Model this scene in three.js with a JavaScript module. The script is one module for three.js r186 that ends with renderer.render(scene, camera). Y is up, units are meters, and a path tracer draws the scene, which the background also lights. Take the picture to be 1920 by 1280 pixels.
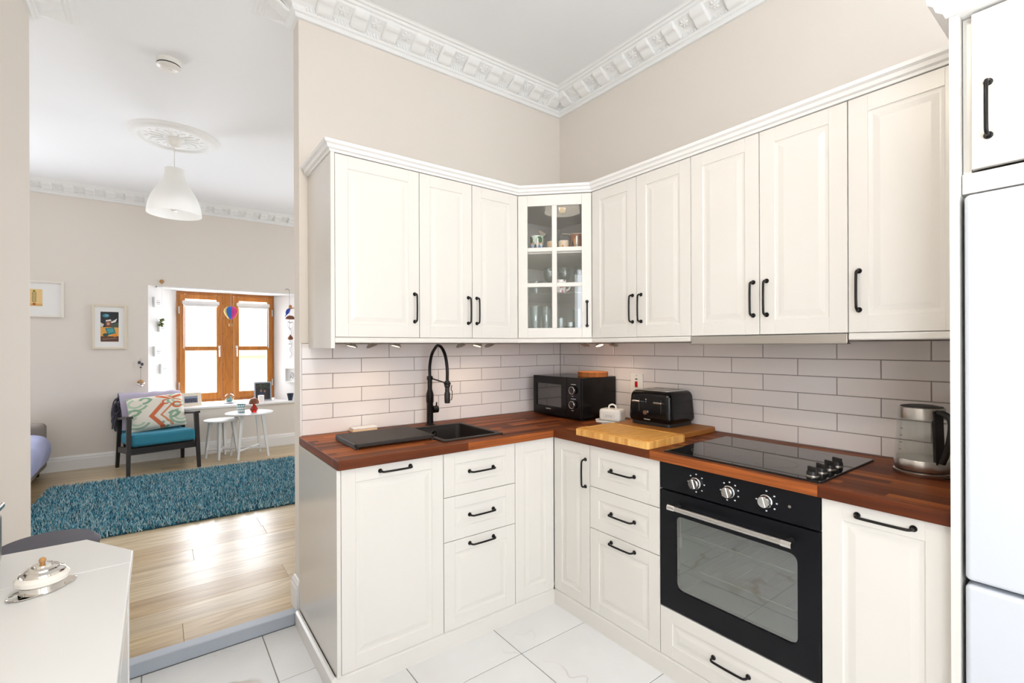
import * as THREE from 'three';
import { RoundedBoxGeometry } from 'three/addons/geometries/RoundedBoxGeometry.js';
import { mergeGeometries, toCreasedNormals } from 'three/addons/utils/BufferGeometryUtils.js';
import { RectAreaLightUniformsLib } from 'three/addons/lights/RectAreaLightUniformsLib.js';

// ---------------------------------------------------------------- camera, sky, large lights, exposure
// World: the kitchen's inner corner stands at x = 0, z = 0; the sink wall is the plane z = 0, the hob wall the plane x = 0.
const scene = new THREE.Scene();
const camera = new THREE.PerspectiveCamera(71.63, 1.5, 0.02, 200);
camera.position.set(-2.295, 1.36, 2.49);
camera.lookAt(-2.295 + 0.5996, 1.36, 2.49 - 0.8005);
camera.rotateZ(-0.0036);
camera.setViewOffset(1920, 1280, 0, -8, 1920, 1280);
const renderer = new THREE.WebGLRenderer();
renderer.toneMapping = THREE.LinearToneMapping;
renderer.toneMappingExposure = 1.05;
renderer.shadowMap.enabled = true;
scene.background = new THREE.Color().setRGB(0.93, 0.97, 1.0);
scene.backgroundIntensity = 5;
RectAreaLightUniformsLib.init();
function daylight(name, x, y, z, w, h, dx, dz, intensity) {   // soft daylight entering through a window opening
  const l = new THREE.RectAreaLight(new THREE.Color().setRGB(0.9, 0.97, 1.08), intensity, w, h);
  l.name = name; l.position.set(x, y, z); l.lookAt(x + dx, y, z + dz); scene.add(l);
}
daylight('kitchen_window_daylight', -1.45, 1.70, 4.06, 1.6, 1.5, 0, -1, 2.2);
daylight('side_window_daylight', -2.76, 1.62, 3.42, 1.0, 1.36, 1, 0, 4.1);
daylight('living_window_daylight', -4.15, 1.36, -4.36, 1.05, 1.35, 0, 1, 12);
daylight('far_window_daylight', 1.47, 1.5, -2.5, 1.3, 1.5, -1, 0, 4.5);
daylight('casement_window_daylight', -1.554, 1.36, -4.90, 1.05, 1.35, 0, 1, 13);

// ---------------------------------------------------------------- helpers
let seed = 7;
const rnd = (a = 0, b = 1) => { seed = (seed * 1664525 + 1013904223) >>> 0; return a + (b - a) * (seed / 4294967296); };
const V = (x, y, z) => new THREE.Vector3(x, y, z);
const PI = Math.PI;
function prep(g) {
  if (!g.attributes.normal) g.computeVertexNormals();
  const n = g.index ? g.toNonIndexed() : g.clone();
  for (const k of Object.keys(n.attributes)) if (!['position', 'normal', 'uv'].includes(k)) n.deleteAttribute(k);
  if (!n.attributes.uv) n.setAttribute('uv', new THREE.BufferAttribute(new Float32Array(n.attributes.position.count * 2), 2));
  n.morphAttributes = {};
  return n;
}
const merge = (list) => (Array.isArray(list) ? (list.length > 1 ? mergeGeometries(list.map(prep)) : list[0]) : list);
const taken = new Map();
function numbered(name) {
  const n = taken.get(name) ?? 0; taken.set(name, n + 1);
  return n ? name + '_' + String(n).padStart(3, '0') : name;
}
function part(name, g, mat, parent) {
  const m = new THREE.Mesh(merge(g), mat);
  m.name = name; m.castShadow = m.receiveShadow = true;
  parent.add(m);
  return m;
}
function tag(o, label, category, group) { Object.assign(o.userData, { label, category }); if (group) o.userData.group = group; return o; }
function thing(name, label, category, pos = [0, 0, 0], turn = 0, group) {
  const o = new THREE.Group(); o.name = numbered(name); o.position.set(...pos); o.rotation.y = turn; scene.add(o);
  return tag(o, label, category, group);
}
function solo(name, label, category, g, mat, pos = [0, 0, 0], turn = 0, group) {
  const o = part(numbered(name), g, mat, scene); o.position.set(...pos); o.rotation.y = turn;
  return tag(o, label, category, group);
}
function struct(name, g, mat, pos = [0, 0, 0]) {
  const o = part(name, g, mat, scene); o.position.set(...pos); o.userData.kind = 'structure'; return o;
}
function again(o, pos, label, turn) {
  const c = o.clone(); c.name = numbered(o.name.replace(/_\d{3}$/, '')); c.position.set(...pos);
  if (turn !== undefined) c.rotation.y = turn;
  c.userData = { ...o.userData }; if (label) c.userData.label = label;
  scene.add(c); return c;
}
function boxUV(g, s = 1) {            // uv in metres by the face's main axis
  g = prep(g);
  const p = g.attributes.position, n = g.attributes.normal, uv = new Float32Array(p.count * 2);
  for (let i = 0; i < p.count; i++) {
    const ax = Math.abs(n.getX(i)), ay = Math.abs(n.getY(i)), az = Math.abs(n.getZ(i));
    let u, v;
    if (ay >= ax && ay >= az) { u = p.getX(i); v = p.getZ(i); } else if (ax >= az) { u = p.getZ(i); v = p.getY(i); } else { u = p.getX(i); v = p.getY(i); }
    uv[2 * i] = u * s; uv[2 * i + 1] = v * s;
  }
  g.setAttribute('uv', new THREE.BufferAttribute(uv, 2));
  return g;
}
const bx = (x0, x1, y0, y1, z0, z1) => boxUV(new THREE.BoxGeometry(x1 - x0, y1 - y0, z1 - z0).translate((x0 + x1) / 2, (y0 + y1) / 2, (z0 + z1) / 2));
const rb = (x0, x1, y0, y1, z0, z1, r = 0.003, s = 2) => boxUV(new RoundedBoxGeometry(x1 - x0, y1 - y0, z1 - z0, s, r).translate((x0 + x1) / 2, (y0 + y1) / 2, (z0 + z1) / 2));
function chamfer(w, h, d, c) {         // box about the origin with cut edges, 44 triangles
  const P = [], W = w / 2, H = h / 2, D = d / 2, q = (sx, sy, sz) => ({ x: V(sx * W, sy * (H - c), sz * (D - c)), y: V(sx * (W - c), sy * H, sz * (D - c)), z: V(sx * (W - c), sy * (H - c), sz * D) });
  const tri = (a, b, e) => {
    const n = V().copy(b).sub(a).cross(V().copy(e).sub(a)), m = V().copy(a).add(b).add(e);
    P.push(...(n.dot(m) > 0 ? [a, b, e] : [a, e, b]));
  };
  const quad = (a, b, e, f) => { tri(a, b, e); tri(a, e, f); };
  const S = [-1, 1];
  for (const s of S) {
    quad(q(s, -1, -1).x, q(s, 1, -1).x, q(s, 1, 1).x, q(s, -1, 1).x);
    quad(q(-1, s, -1).y, q(1, s, -1).y, q(1, s, 1).y, q(-1, s, 1).y);
    quad(q(-1, -1, s).z, q(1, -1, s).z, q(1, 1, s).z, q(-1, 1, s).z);
    for (const t of S) {
      quad(q(s, t, -1).x, q(s, t, 1).x, q(s, t, 1).y, q(s, t, -1).y);
      quad(q(s, -1, t).x, q(s, 1, t).x, q(s, 1, t).z, q(s, -1, t).z);
      quad(q(-1, s, t).y, q(1, s, t).y, q(1, s, t).z, q(-1, s, t).z);
      for (const u of S) { const k = q(s, t, u); tri(k.x, k.y, k.z); }
    }
  }
  const g = new THREE.BufferGeometry().setFromPoints(P); g.computeVertexNormals();
  return boxUV(g);
}
function loops(w, h, list, back) {     // nested rectangles facing +z, corner at 0,0: [inset, z]
  const P = [], at = ([i, z]) => [V(i, i, z), V(w - i, i, z), V(w - i, h - i, z), V(i, h - i, z)];
  for (let k = 0; k + 1 < list.length; k++) {
    const O = at(list[k]), I = at(list[k + 1]);
    for (let j = 0; j < 4; j++) { const m = (j + 1) % 4; P.push(O[j], O[m], I[m], O[j], I[m], I[j]); }
  }
  const L = at(list[list.length - 1]); P.push(L[0], L[1], L[2], L[0], L[2], L[3]);
  if (back) { const B = at(list[0]); P.push(B[0], B[2], B[1], B[0], B[3], B[2]); }
  const g = new THREE.BufferGeometry().setFromPoints(P); g.computeVertexNormals();
  return boxUV(g);
}
const lathe = (pts, seg = 32) => toCreasedNormals(new THREE.LatheGeometry(pts.map(([r, y]) => new THREE.Vector2(Math.max(r, 0.0001), y)), seg), 0.7);
const cyl = (r0, r1, h, seg = 20) => new THREE.CylinderGeometry(r0, r1, h, seg);
const tube = (pts, r, seg = 24, rs = 10, closed = false) => new THREE.TubeGeometry(new THREE.CatmullRomCurve3(pts, closed, 'catmullrom', 0.5), seg, r, rs, closed);
const poly = (pts, r, rs = 8) => {     // straight-sided bar from point to point
  const c = new THREE.CurvePath(); for (let i = 0; i + 1 < pts.length; i++) c.add(new THREE.LineCurve3(pts[i], pts[i + 1]));
  return pts.slice(0, -1).map((p, i) => { const d = V().copy(pts[i + 1]).sub(p), l = d.length(); const g = new THREE.CylinderGeometry(r, r, l, rs); g.translate(0, l / 2, 0); g.applyQuaternion(new THREE.Quaternion().setFromUnitVectors(V(0, 1, 0), d.normalize())); return g.translate(p.x, p.y, p.z); });
};
function bar(p, q, w0, d0, w1 = w0, d1 = d0) {   // tapered square bar from p to q
  const d = V().copy(q).sub(p), l = d.length(), g = new THREE.BoxGeometry(1, l, 1), a = g.attributes.position;
  for (let i = 0; i < a.count; i++) { const t = a.getY(i) > 0; a.setX(i, a.getX(i) * (t ? w1 : w0)); a.setZ(i, a.getZ(i) * (t ? d1 : d0)); }
  g.translate(0, l / 2, 0); g.applyQuaternion(new THREE.Quaternion().setFromUnitVectors(V(0, 1, 0), d.normalize())); g.translate(p.x, p.y, p.z);
  g.computeVertexNormals(); return g;
}
function sweep(profile, path, closed, side = -1) {   // profile [out, y] carried along a plan path [x, z] with mitred corners
  const n = path.length, P = [], dir = (i) => { const a = path[i % n], b = path[(i + 1) % n], l = Math.hypot(b[0] - a[0], b[1] - a[1]); return [(b[0] - a[0]) / l, (b[1] - a[1]) / l]; };
  const nor = (i) => { const d = dir(i); return [d[1] * side, -d[0] * side]; };
  const mit = path.map((_, i) => {
    if (!closed && i === 0) return nor(0);
    if (!closed && i === n - 1) return nor(n - 2);
    const a = nor((i + n - 1) % n), b = nor(i), k = 1 + a[0] * b[0] + a[1] * b[1];
    return [(a[0] + b[0]) / k, (a[1] + b[1]) / k];
  });
  const at = (i, [o, y]) => V(path[i][0] + mit[i][0] * o, y, path[i][1] + mit[i][1] * o);
  for (let i = 0; i < (closed ? n : n - 1); i++) for (let k = 0; k + 1 < profile.length; k++) {
    const j = (i + 1) % n, a = at(i, profile[k]), b = at(j, profile[k]), c = at(j, profile[k + 1]), d = at(i, profile[k + 1]);
    P.push(a, b, c, a, c, d);
  }
  if (!closed) for (const e of [0, n - 1]) for (let k = 1; k + 1 < profile.length; k++) P.push(at(e, profile[0]), at(e, profile[k]), at(e, profile[k + 1]));
  const g = new THREE.BufferGeometry().setFromPoints(P); g.computeVertexNormals();
  return boxUV(g);
}
function slab(shape, y0, y1, bevel = 0) {   // plan outline (x, -z) raised from y0 to y1
  const g = new THREE.ExtrudeGeometry(shape, { depth: y1 - y0 - 2 * bevel, bevelEnabled: bevel > 0, bevelThickness: bevel, bevelSize: bevel, bevelOffset: -bevel, bevelSegments: 2, curveSegments: 10 });
  g.rotateX(-PI / 2); g.translate(0, y0 + bevel, 0);
  return boxUV(g);
}
function rect(x0, x1, z0, z1, r = 0, path = false) {
  const s = path ? new THREE.Path() : new THREE.Shape(), a = -z1, b = -z0;
  if (!r) { s.moveTo(x0, a); s.lineTo(x1, a); s.lineTo(x1, b); s.lineTo(x0, b); s.closePath(); return s; }
  s.moveTo(x0 + r, a); s.lineTo(x1 - r, a); s.quadraticCurveTo(x1, a, x1, a + r); s.lineTo(x1, b - r); s.quadraticCurveTo(x1, b, x1 - r, b);
  s.lineTo(x0 + r, b); s.quadraticCurveTo(x0, b, x0, b - r); s.lineTo(x0, a + r); s.quadraticCurveTo(x0, a, x0 + r, a);
  return s;
}
const rectXY = (x0, x1, y0, y1, r = 0, path = false) => rect(x0, x1, -y1, -y0, r, path);
const extr = (shape, depth, bevel = 0, seg = 2) => new THREE.ExtrudeGeometry(shape, { depth: depth - 2 * bevel, bevelEnabled: bevel > 0, bevelThickness: bevel, bevelSize: bevel, bevelOffset: -bevel, bevelSegments: seg, curveSegments: 12 }).translate(0, 0, bevel);

// ---------------------------------------------------------------- textures
const hash = (x, y, s) => { let h = Math.imul(x | 0, 374761393) + Math.imul(y | 0, 668265263) + Math.imul(s | 0, 974711); h = Math.imul(h ^ (h >>> 13), 1274126177); return ((h ^ (h >>> 16)) >>> 0) / 4294967296; };
function noise(x, y, s = 0, px = 0, py = 0) {
  const ix = Math.floor(x), iy = Math.floor(y), fx = x - ix, fy = y - iy, u = fx * fx * (3 - 2 * fx), v = fy * fy * (3 - 2 * fy);
  const w = (a, p) => (p ? ((a % p) + p) % p : a), x0 = w(ix, px), x1 = w(ix + 1, px), y0 = w(iy, py), y1 = w(iy + 1, py);
  return (hash(x0, y0, s) * (1 - u) + hash(x1, y0, s) * u) * (1 - v) + (hash(x0, y1, s) * (1 - u) + hash(x1, y1, s) * u) * v;
}
function texture(w, h, fn, mx, my, srgb = true) {   // fn(u, v) -> [r, g, b] 0..255; the picture covers mx by my metres
  const d = new Uint8Array(w * h * 4);
  for (let y = 0; y < h; y++) for (let x = 0; x < w; x++) {
    const c = fn((x + 0.5) / w, (y + 0.5) / h), o = (y * w + x) * 4;
    for (let k = 0; k < 3; k++) d[o + k] = Math.max(0, Math.min(255, c[k]));
    d[o + 3] = 255;
  }
  const t = new THREE.DataTexture(d, w, h, THREE.RGBAFormat);
  t.wrapS = t.wrapT = THREE.RepeatWrapping; t.magFilter = THREE.LinearFilter; t.minFilter = THREE.LinearMipmapLinearFilter; t.generateMipmaps = true;
  if (srgb) t.colorSpace = THREE.SRGBColorSpace;
  t.repeat.set(1 / mx, 1 / my); t.needsUpdate = true;
  return t;
}
const mix = (a, b, t) => a.map((v, i) => v + (b[i] - v) * t);
// walnut block worktop: long staves of differing brown, grain along u
const walnutStaves = [];
for (let r = 0; r < 16; r++) { const row = []; let x = -rnd(0, 0.3); while (x < 2.4) { const l = rnd(0.28, 0.7); row.push([x, x + l, rnd(), rnd(0, 50)]); x += l; } walnutStaves.push(row); }
const walnutTex = texture(2048, 640, (u, v) => {
  const x = u * 2.4, y = v * 0.64, r = Math.min(15, Math.floor(y / 0.04)), s = walnutStaves[r].find((k) => x >= k[0] && x < k[1]) ?? walnutStaves[r][0];
  const g = noise(x * 6 + s[3] * 7, y * 240 + s[3], 1) * 0.55 + noise(x * 2 + s[3], y * 70 + s[3] * 3 + noise(x * 3, y * 10, 4) * 3, 2) * 0.45;
  let c = mix([84, 38, 16], [176, 98, 46], s[2]);
  c = mix(c, [62, 28, 14], (0.62 - g) * 0.95);
  const edge = Math.min((y / 0.04) % 1, 1 - ((y / 0.04) % 1)); if (edge < 0.02 || x - s[0] < 0.0012) c = mix(c, [50, 22, 12], 0.6);
  return c;
}, 2.4, 0.64);
const oakTex = texture(1024, 512, (u, v) => {
  const g = noise(u * 14, v * 120, 1, 14, 120) * 0.5 + noise(u * 6, v * 34 + noise(u * 8, v * 6, 5, 8, 6) * 2.4, 2, 6, 0) * 0.5, k = noise(u * 3, v * 7, 3, 3, 7);
  return mix(mix([170, 149, 116], [216, 198, 165], g), [150, 130, 106], k > 0.72 ? (k - 0.72) * 1.6 : 0);
}, 1.6, 0.8);
const marbleTex = texture(1024, 1024, (u, v) => {
  const f = noise(u * 5, v * 5, 1, 5, 5) * 0.5 + noise(u * 11, v * 11, 2, 11, 11) * 0.3 + noise(u * 27, v * 27, 3, 27, 27) * 0.2;
  const w = Math.abs(noise(u * 6 + f * 2.2, v * 6 + f * 1.4, 4, 6, 6) - 0.5), vein = Math.max(0, 1 - w * 30) * Math.max(0, noise(u * 4, v * 4, 6, 4, 4) - 0.42) * 1.7;
  return mix(mix([236, 236, 235], [226, 225, 223], f), [196, 184, 170], vein);
}, 1.2, 1.2);
const bambooTex = texture(512, 512, (u, v) => {
  const s = Math.floor(v * 16), h = hash(s, Math.floor(u * 3 + hash(s, 1, 9) * 3), 3), g = noise(u * 12, v * 160, 1, 12, 160);
  return mix(mix([216, 152, 70], [228, 168, 84], h), [176, 112, 44], (0.6 - g) * 0.6);
}, 0.4, 0.32);
const bambooEndTex = texture(512, 128, (u, v) => { const s = hash(Math.floor(u * 22), Math.floor(v * 2), 4); return mix(mix([206, 142, 66], [244, 198, 118], s), [180, 116, 50], noise(u * 90, v * 30, 2) * 0.35); }, 0.4, 0.06);
const corkTex = texture(256, 256, (u, v) => { const n = noise(u * 40, v * 40, 1, 40, 40), m = noise(u * 90, v * 90, 2, 90, 90); return mix([196, 122, 62], [142, 78, 34], n > 0.62 ? 0.8 : m * 0.45); }, 0.1, 0.1);
const pineTex = texture(512, 512, (u, v) => { const g = noise(u * 90, v * 5, 1, 90, 5) * 0.5 + noise(u * 22 + noise(u * 3, v * 4, 4, 3, 4) * 4, v * 2, 2, 0, 2) * 0.5, d = Math.hypot((u * 4 % 1) - 0.5, ((v * 3 + Math.floor(u * 4) * 0.37) % 1) - 0.5); return mix(mix([172, 100, 32], [214, 140, 58], g), [92, 46, 14], d < 0.07 ? 0.6 * (1 - d / 0.07) : 0); }, 0.4, 0.6);
const steelTex = texture(256, 512, (u, v) => { const n = 150 + 90 * noise(u * 6, v * 256, 1, 6, 256); return [n, n, n]; }, 0.3, 0.1, false);
const plasterTex = texture(512, 512, (u, v) => { const n = 110 + 60 * noise(u * 60, v * 60, 1, 60, 60) + 50 * noise(u * 160, v * 160, 2, 160, 160); return [n, n, n]; }, 0.5, 0.5, false);
const weaveTex = texture(256, 256, (u, v) => { const n = 128 + 60 * Math.sin(u * PI * 64) * Math.sin(v * PI * 64) + 60 * (noise(u * 64, v * 64, 1, 64, 64) - 0.5); return [n, n, n]; }, 0.12, 0.12, false);
function canvasTex(w, h, draw) {
  const c = document.createElement('canvas'); c.width = w; c.height = h; draw(c.getContext('2d'), w, h);
  const t = new THREE.CanvasTexture(c); t.colorSpace = THREE.SRGBColorSpace; t.magFilter = THREE.LinearFilter; return t;
}

// ---------------------------------------------------------------- materials
const M = {};
const std = (name, color, roughness, more = {}) => (M[name] = new THREE.MeshPhysicalMaterial({ name, color, roughness, ...more }));
std('wall_paint', '#e7dfd5', 0.85, { bumpMap: plasterTex, bumpScale: 0.0004 });
std('ceiling_paint', '#f3f4f5', 0.9, { bumpMap: plasterTex, bumpScale: 0.0003 });
std('plaster_white', '#f2f2f0', 0.7);
std('cabinet', '#e1ddd6', 0.32);
std('cabinet_inside', '#e9e5dc', 0.5);
std('gloss_panel', '#dcd7cf', 0.16);
std('trim_white', '#efedea', 0.4);
std('trim_grey', '#a9b0b9', 0.45);
std('wall_tile', '#ebe3df', 0.12);
std('wall_tile_warm', '#ebe2dd', 0.14);
std('wall_tile_cool', '#e9e1de', 0.12);
std('grout', '#8f8580', 0.9);
std('floor_grout', '#8c8883', 0.9);
std('floor_tile', '#ffffff', 0.22, { map: marbleTex });
std('walnut', '#ffffff', 0.5, { specularIntensity: 0.4, map: walnutTex, bumpMap: walnutTex, bumpScale: 0.0003 });
std('black_metal', '#191716', 0.35, { metalness: 0.5 });
std('black_matt', '#1a1817', 0.5);
std('black_composite', '#261f1b', 0.55);
std('black_gloss', '#0b0a0c', 0.2, { specularIntensity: 0.55 });
std('black_glass', '#08080a', 0.03, { ior: 1.7 });
std('oven_black', '#0e0f13', 0.32, { specularIntensity: 0.4 });
std('steel', '#c9c6c1', 0.28, { metalness: 1, roughnessMap: null, bumpMap: steelTex, bumpScale: 0.00008 });
std('steel_dull', '#a49d95', 0.42, { metalness: 1 });
std('chrome', '#e4e2df', 0.08, { metalness: 1 });
std('silver', '#e9e6e1', 0.06, { metalness: 1 });
std('fridge_white', '#ced2d9', 0.25);
std('dark_gap', '#3b3734', 0.8);
std('clear_glass', '#ffffff', 0.0, { transmission: 1, thickness: 0, ior: 1.5 });
std('cabinet_glass', '#ffffff', 0.0, { transmission: 1, thickness: 0, ior: 1.75 });
std('cup_glass', '#f4f8f7', 0.02, { transmission: 1, thickness: 0, ior: 1.5 });
std('oven_glass', '#a2c4ac', 0.03, { transmission: 1, thickness: 0, ior: 3.0 });
std('microwave_glass', '#4a4446', 0.06, { transmission: 1, thickness: 0, ior: 2.0 });
std('enamel', '#7d8f7f', 0.4);
std('bamboo', '#ffffff', 0.5, { map: bambooTex });
std('bamboo_edge', '#ffffff', 0.5, { map: bambooEndTex });
std('brown_board', '#b59c7c', 0.55, { map: bambooTex });
std('cork', '#ffffff', 0.85, { map: corkTex });
std('ceramic_white', '#f0ebe2', 0.18);
std('ceramic_cream', '#e2c9a4', 0.35);
std('ceramic_grey', '#9a9ca6', 0.3);
std('plastic_white', '#efece6', 0.3);
std('red_rocker', '#c01712', 0.3);
std('oak', '#ffffff', 0.29, { specularIntensity: 0.7, map: oakTex });
std('oak_pale', '#f8f2e8', 0.29, { specularIntensity: 0.7, map: oakTex });
std('oak_deep', '#eadfce', 0.31, { specularIntensity: 0.7, map: oakTex });
std('pine_frame', '#ffffff', 0.35, { map: pineTex });
std('dark_wood', '#1d1615', 0.45);
std('teal_cloth', '#2f7c92', 0.9, { bumpMap: weaveTex, bumpScale: 0.0006, sheen: 0.3, sheenColor: new THREE.Color('#5fa6b8') });
std('lilac_cloth', '#b9b3c6', 0.95, { bumpMap: weaveTex, bumpScale: 0.001 });
std('lavender_cloth', '#a3a6c4', 0.95, { bumpMap: weaveTex, bumpScale: 0.001 });
std('grey_fringe', '#55525a', 0.95);
std('taupe_cloth', '#8d837b', 0.95, { bumpMap: weaveTex, bumpScale: 0.0012 });
std('grey_seat', '#55545d', 0.7);
std('white_lacquer', '#e6e6e4', 0.25);
std('shade_plastic', '#fbfaf6', 1.0, { transmission: 0.45, thickness: 0 });
std('cord_white', '#e6e4e0', 0.6);
std('rug_tuft', '#ffffff', 0.95);
std('rug_base', '#1d4557', 0.95);
std('frame_white', '#ebe4da', 0.45);
std('mat_white', '#f0efec', 0.8);
std('frame_cream', '#e3d6c2', 0.5);
std('wood_light', '#b88a55', 0.6);
std('brown_wood', '#7a4323', 0.5);
std('red_glass', '#d2401f', 0.08, { transmission: 0.6, thickness: 0.02, attenuationColor: new THREE.Color('#d8401c'), attenuationDistance: 0.03 });
std('teal_glass', '#5f9aa0', 0.2);
std('candle_wax', '#f1e6e2', 0.6);
std('blue_paint', '#2a3fae', 0.4);
std('facade_white', '#f3f0ea', 0.9);
std('facade_ochre', '#e2cf9c', 0.8);
std('facade_glass', '#aeb6b8', 0.2);
std('asphalt', '#b9b6b0', 0.95);
std('white_mark', '#dfe2e6', 0.5);
std('bulb_glow', '#fff3dc', 0.5, { emissive: new THREE.Color('#ffdca8'), emissiveIntensity: 6 });
std('spot_glow', '#fff3dc', 0.5, { emissive: new THREE.Color('#ffd9a8'), emissiveIntensity: 5 });

// ---------------------------------------------------------------- room shell
const CEIL = 3.09, LF = 0.05;            // ceiling, living room floor level
const END = -1.736, LW = -2.795, WZ = -4.39;   // partition end, left wall face, living window wall face
struct('ceiling', bx(-5.62, 1.62, CEIL, CEIL + 0.16, -4.86, 4.25), M.ceiling_paint);
const floor = struct('floor', bx(-2.92, 0.12, -0.15, -0.0025, -0.05, 4.25), M.floor_grout);
{ // square marble-look tiles on a 45 cm grid
  const xs = [], zs = [];
  for (let k = -2; k < 8; k++) xs.push(-1.905 + 0.447 * k);
  for (let k = -2; k < 8; k++) zs.push(0.838 + 0.455 * k);
  for (let i = 0; i + 1 < xs.length; i++) for (let j = 0; j + 1 < zs.length; j++) {
    const x0 = Math.max(xs[i], LW), x1 = Math.min(xs[i + 1], 0), z0 = Math.max(zs[j], 0), z1 = Math.min(zs[j + 1], 4.1);
    if (x1 - x0 < 0.03 || z1 - z0 < 0.03) continue;
    const g = chamfer(x1 - x0 - 0.004, 0.012, z1 - z0 - 0.004, 0.0012), uv = g.attributes.uv, du = rnd(0, 1.2), dv = rnd(0, 1.2), flip = rnd() > 0.5 ? -1 : 1;
    for (let k = 0; k < uv.count; k++) uv.setXY(k, uv.getX(k) * flip + du, uv.getY(k) * flip + dv);
    part('tile', g, M.floor_tile, floor).position.set((x0 + x1) / 2, -0.006, (z0 + z1) / 2);
  }
}
const livingFloor = struct('floor_living', bx(-5.62, 1.62, -0.15, LF - 0.009, -4.86, -0.05), M.floor_grout);
{ // oak boards laid lengthways along the window wall
  const variants = [M.oak, M.oak_pale, M.oak_deep];
  for (let r = 0, z = -0.05; z > WZ; r++, z -= 0.192) {
    let x = -5.5 - rnd(0, 1.2);
    const z0 = Math.max(z - 0.192, WZ);
    while (x < 1.5) {
      const x0 = Math.max(x, -5.5), x1 = Math.min(x + 1.38, 1.5);
      if (x1 - x0 > 0.05) {
        const g = chamfer(x1 - x0 - 0.0012, 0.009, z - z0 - 0.0012, 0.0008), uv = g.attributes.uv, du = rnd(0, 3), dv = rnd(0, 3);
        for (let k = 0; k < uv.count; k++) uv.setXY(k, uv.getX(k) + du, uv.getY(k) + dv);
        part('plank', g, variants[Math.floor(rnd(0, 3))], livingFloor).position.set((x0 + x1) / 2, LF - 0.0045, (z + z0) / 2);
      }
      x += 1.38;
    }
  }
}
struct('trim_threshold', rb(LW, END - 0.001, 0, 0.057, -0.06, 0.0, 0.004), M.trim_grey);
const wallBack = struct('wall_back', bx(END, 0.12, 0, CEIL, -0.11, 0), M.wall_paint);
const wallRight = struct('wall_right', bx(0, 0.12, 0, CEIL, 0, 4.25), M.wall_paint);
struct('wall_left', [bx(LW - 0.125, LW, 0, CEIL, -0.78, 2.9), bx(LW - 0.125, LW, 0, CEIL, 3.94, 4.25), bx(LW - 0.125, LW, 0, 0.92, 2.9, 3.94), bx(LW - 0.125, LW, 2.32, CEIL, 2.9, 3.94)], M.wall_paint);
{ // side window behind the camera
  const w = new THREE.Group(); w.name = 'window_4'; w.userData.kind = 'structure'; scene.add(w);
  part('window_frame', [bx(-2.9, -2.85, 0.92, 0.98, 2.9, 3.94), bx(-2.9, -2.85, 2.26, 2.32, 2.9, 3.94), bx(-2.9, -2.85, 0.98, 2.26, 2.9, 2.96), bx(-2.9, -2.85, 0.98, 2.26, 3.88, 3.94)], M.trim_white, w);
  part('pane', bx(-2.877, -2.873, 0.98, 2.26, 2.96, 3.88), M.clear_glass, w);
}
struct('wall_rear', [bx(LW, -2.3, 0, CEIL, 4.1, 4.25), bx(-0.6, 0, 0, CEIL, 4.1, 4.25), bx(-2.3, -0.6, 0, 0.92, 4.1, 4.25), bx(-2.3, -0.6, 2.48, CEIL, 4.1, 4.25)], M.wall_paint);
{ // kitchen window behind the camera
  const w = new THREE.Group(); w.name = 'window_2'; w.userData.kind = 'structure'; scene.add(w);
  part('window_frame', [bx(-2.3, -0.6, 0.92, 0.99, 4.16, 4.22), bx(-2.3, -0.6, 2.41, 2.48, 4.16, 4.22), bx(-2.3, -2.23, 0.99, 2.41, 4.16, 4.22), bx(-0.67, -0.6, 0.99, 2.41, 4.16, 4.22), bx(-1.49, -1.41, 0.99, 2.41, 4.16, 4.22)], M.trim_white, w);
  part('pane', bx(-2.23, -1.49, 0.99, 2.41, 4.187, 4.191), M.clear_glass, w); part('pane', bx(-1.41, -0.67, 0.99, 2.41, 4.187, 4.191), M.clear_glass, w);
}
struct('wall_living_near', [bx(-5.62, LW - 0.125, 0, CEIL, 0.3, 0.42)], M.wall_paint);
struct('wall_living_far_side', [bx(0.12, 1.62, 0, CEIL, -0.11, 0.0)], M.wall_paint);
struct('wall_living_left', bx(-5.62, -5.5, 0, CEIL, -4.86, 0.42), M.wall_paint);
struct('wall_living_right', [bx(1.5, 1.62, 0, CEIL, -4.86, -3.15), bx(1.5, 1.62, 0, CEIL, -1.85, -0.11), bx(1.5, 1.62, 0, 0.75, -3.15, -1.85), bx(1.5, 1.62, 2.25, CEIL, -3.15, -1.85)], M.wall_paint);
{ // second window of the living room, out of sight behind the partition
  const w = new THREE.Group(); w.name = 'window_5'; w.userData.kind = 'structure'; scene.add(w);
  part('window_frame', [bx(1.54, 1.59, 0.75, 0.82, -3.15, -1.85), bx(1.54, 1.59, 2.18, 2.25, -3.15, -1.85), bx(1.54, 1.59, 0.82, 2.18, -3.15, -3.08), bx(1.54, 1.59, 0.82, 2.18, -1.92, -1.85)], M.pine_frame, w);
  part('pane', bx(1.563, 1.567, 0.82, 2.18, -3.08, -1.92), M.clear_glass, w);
}
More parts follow.
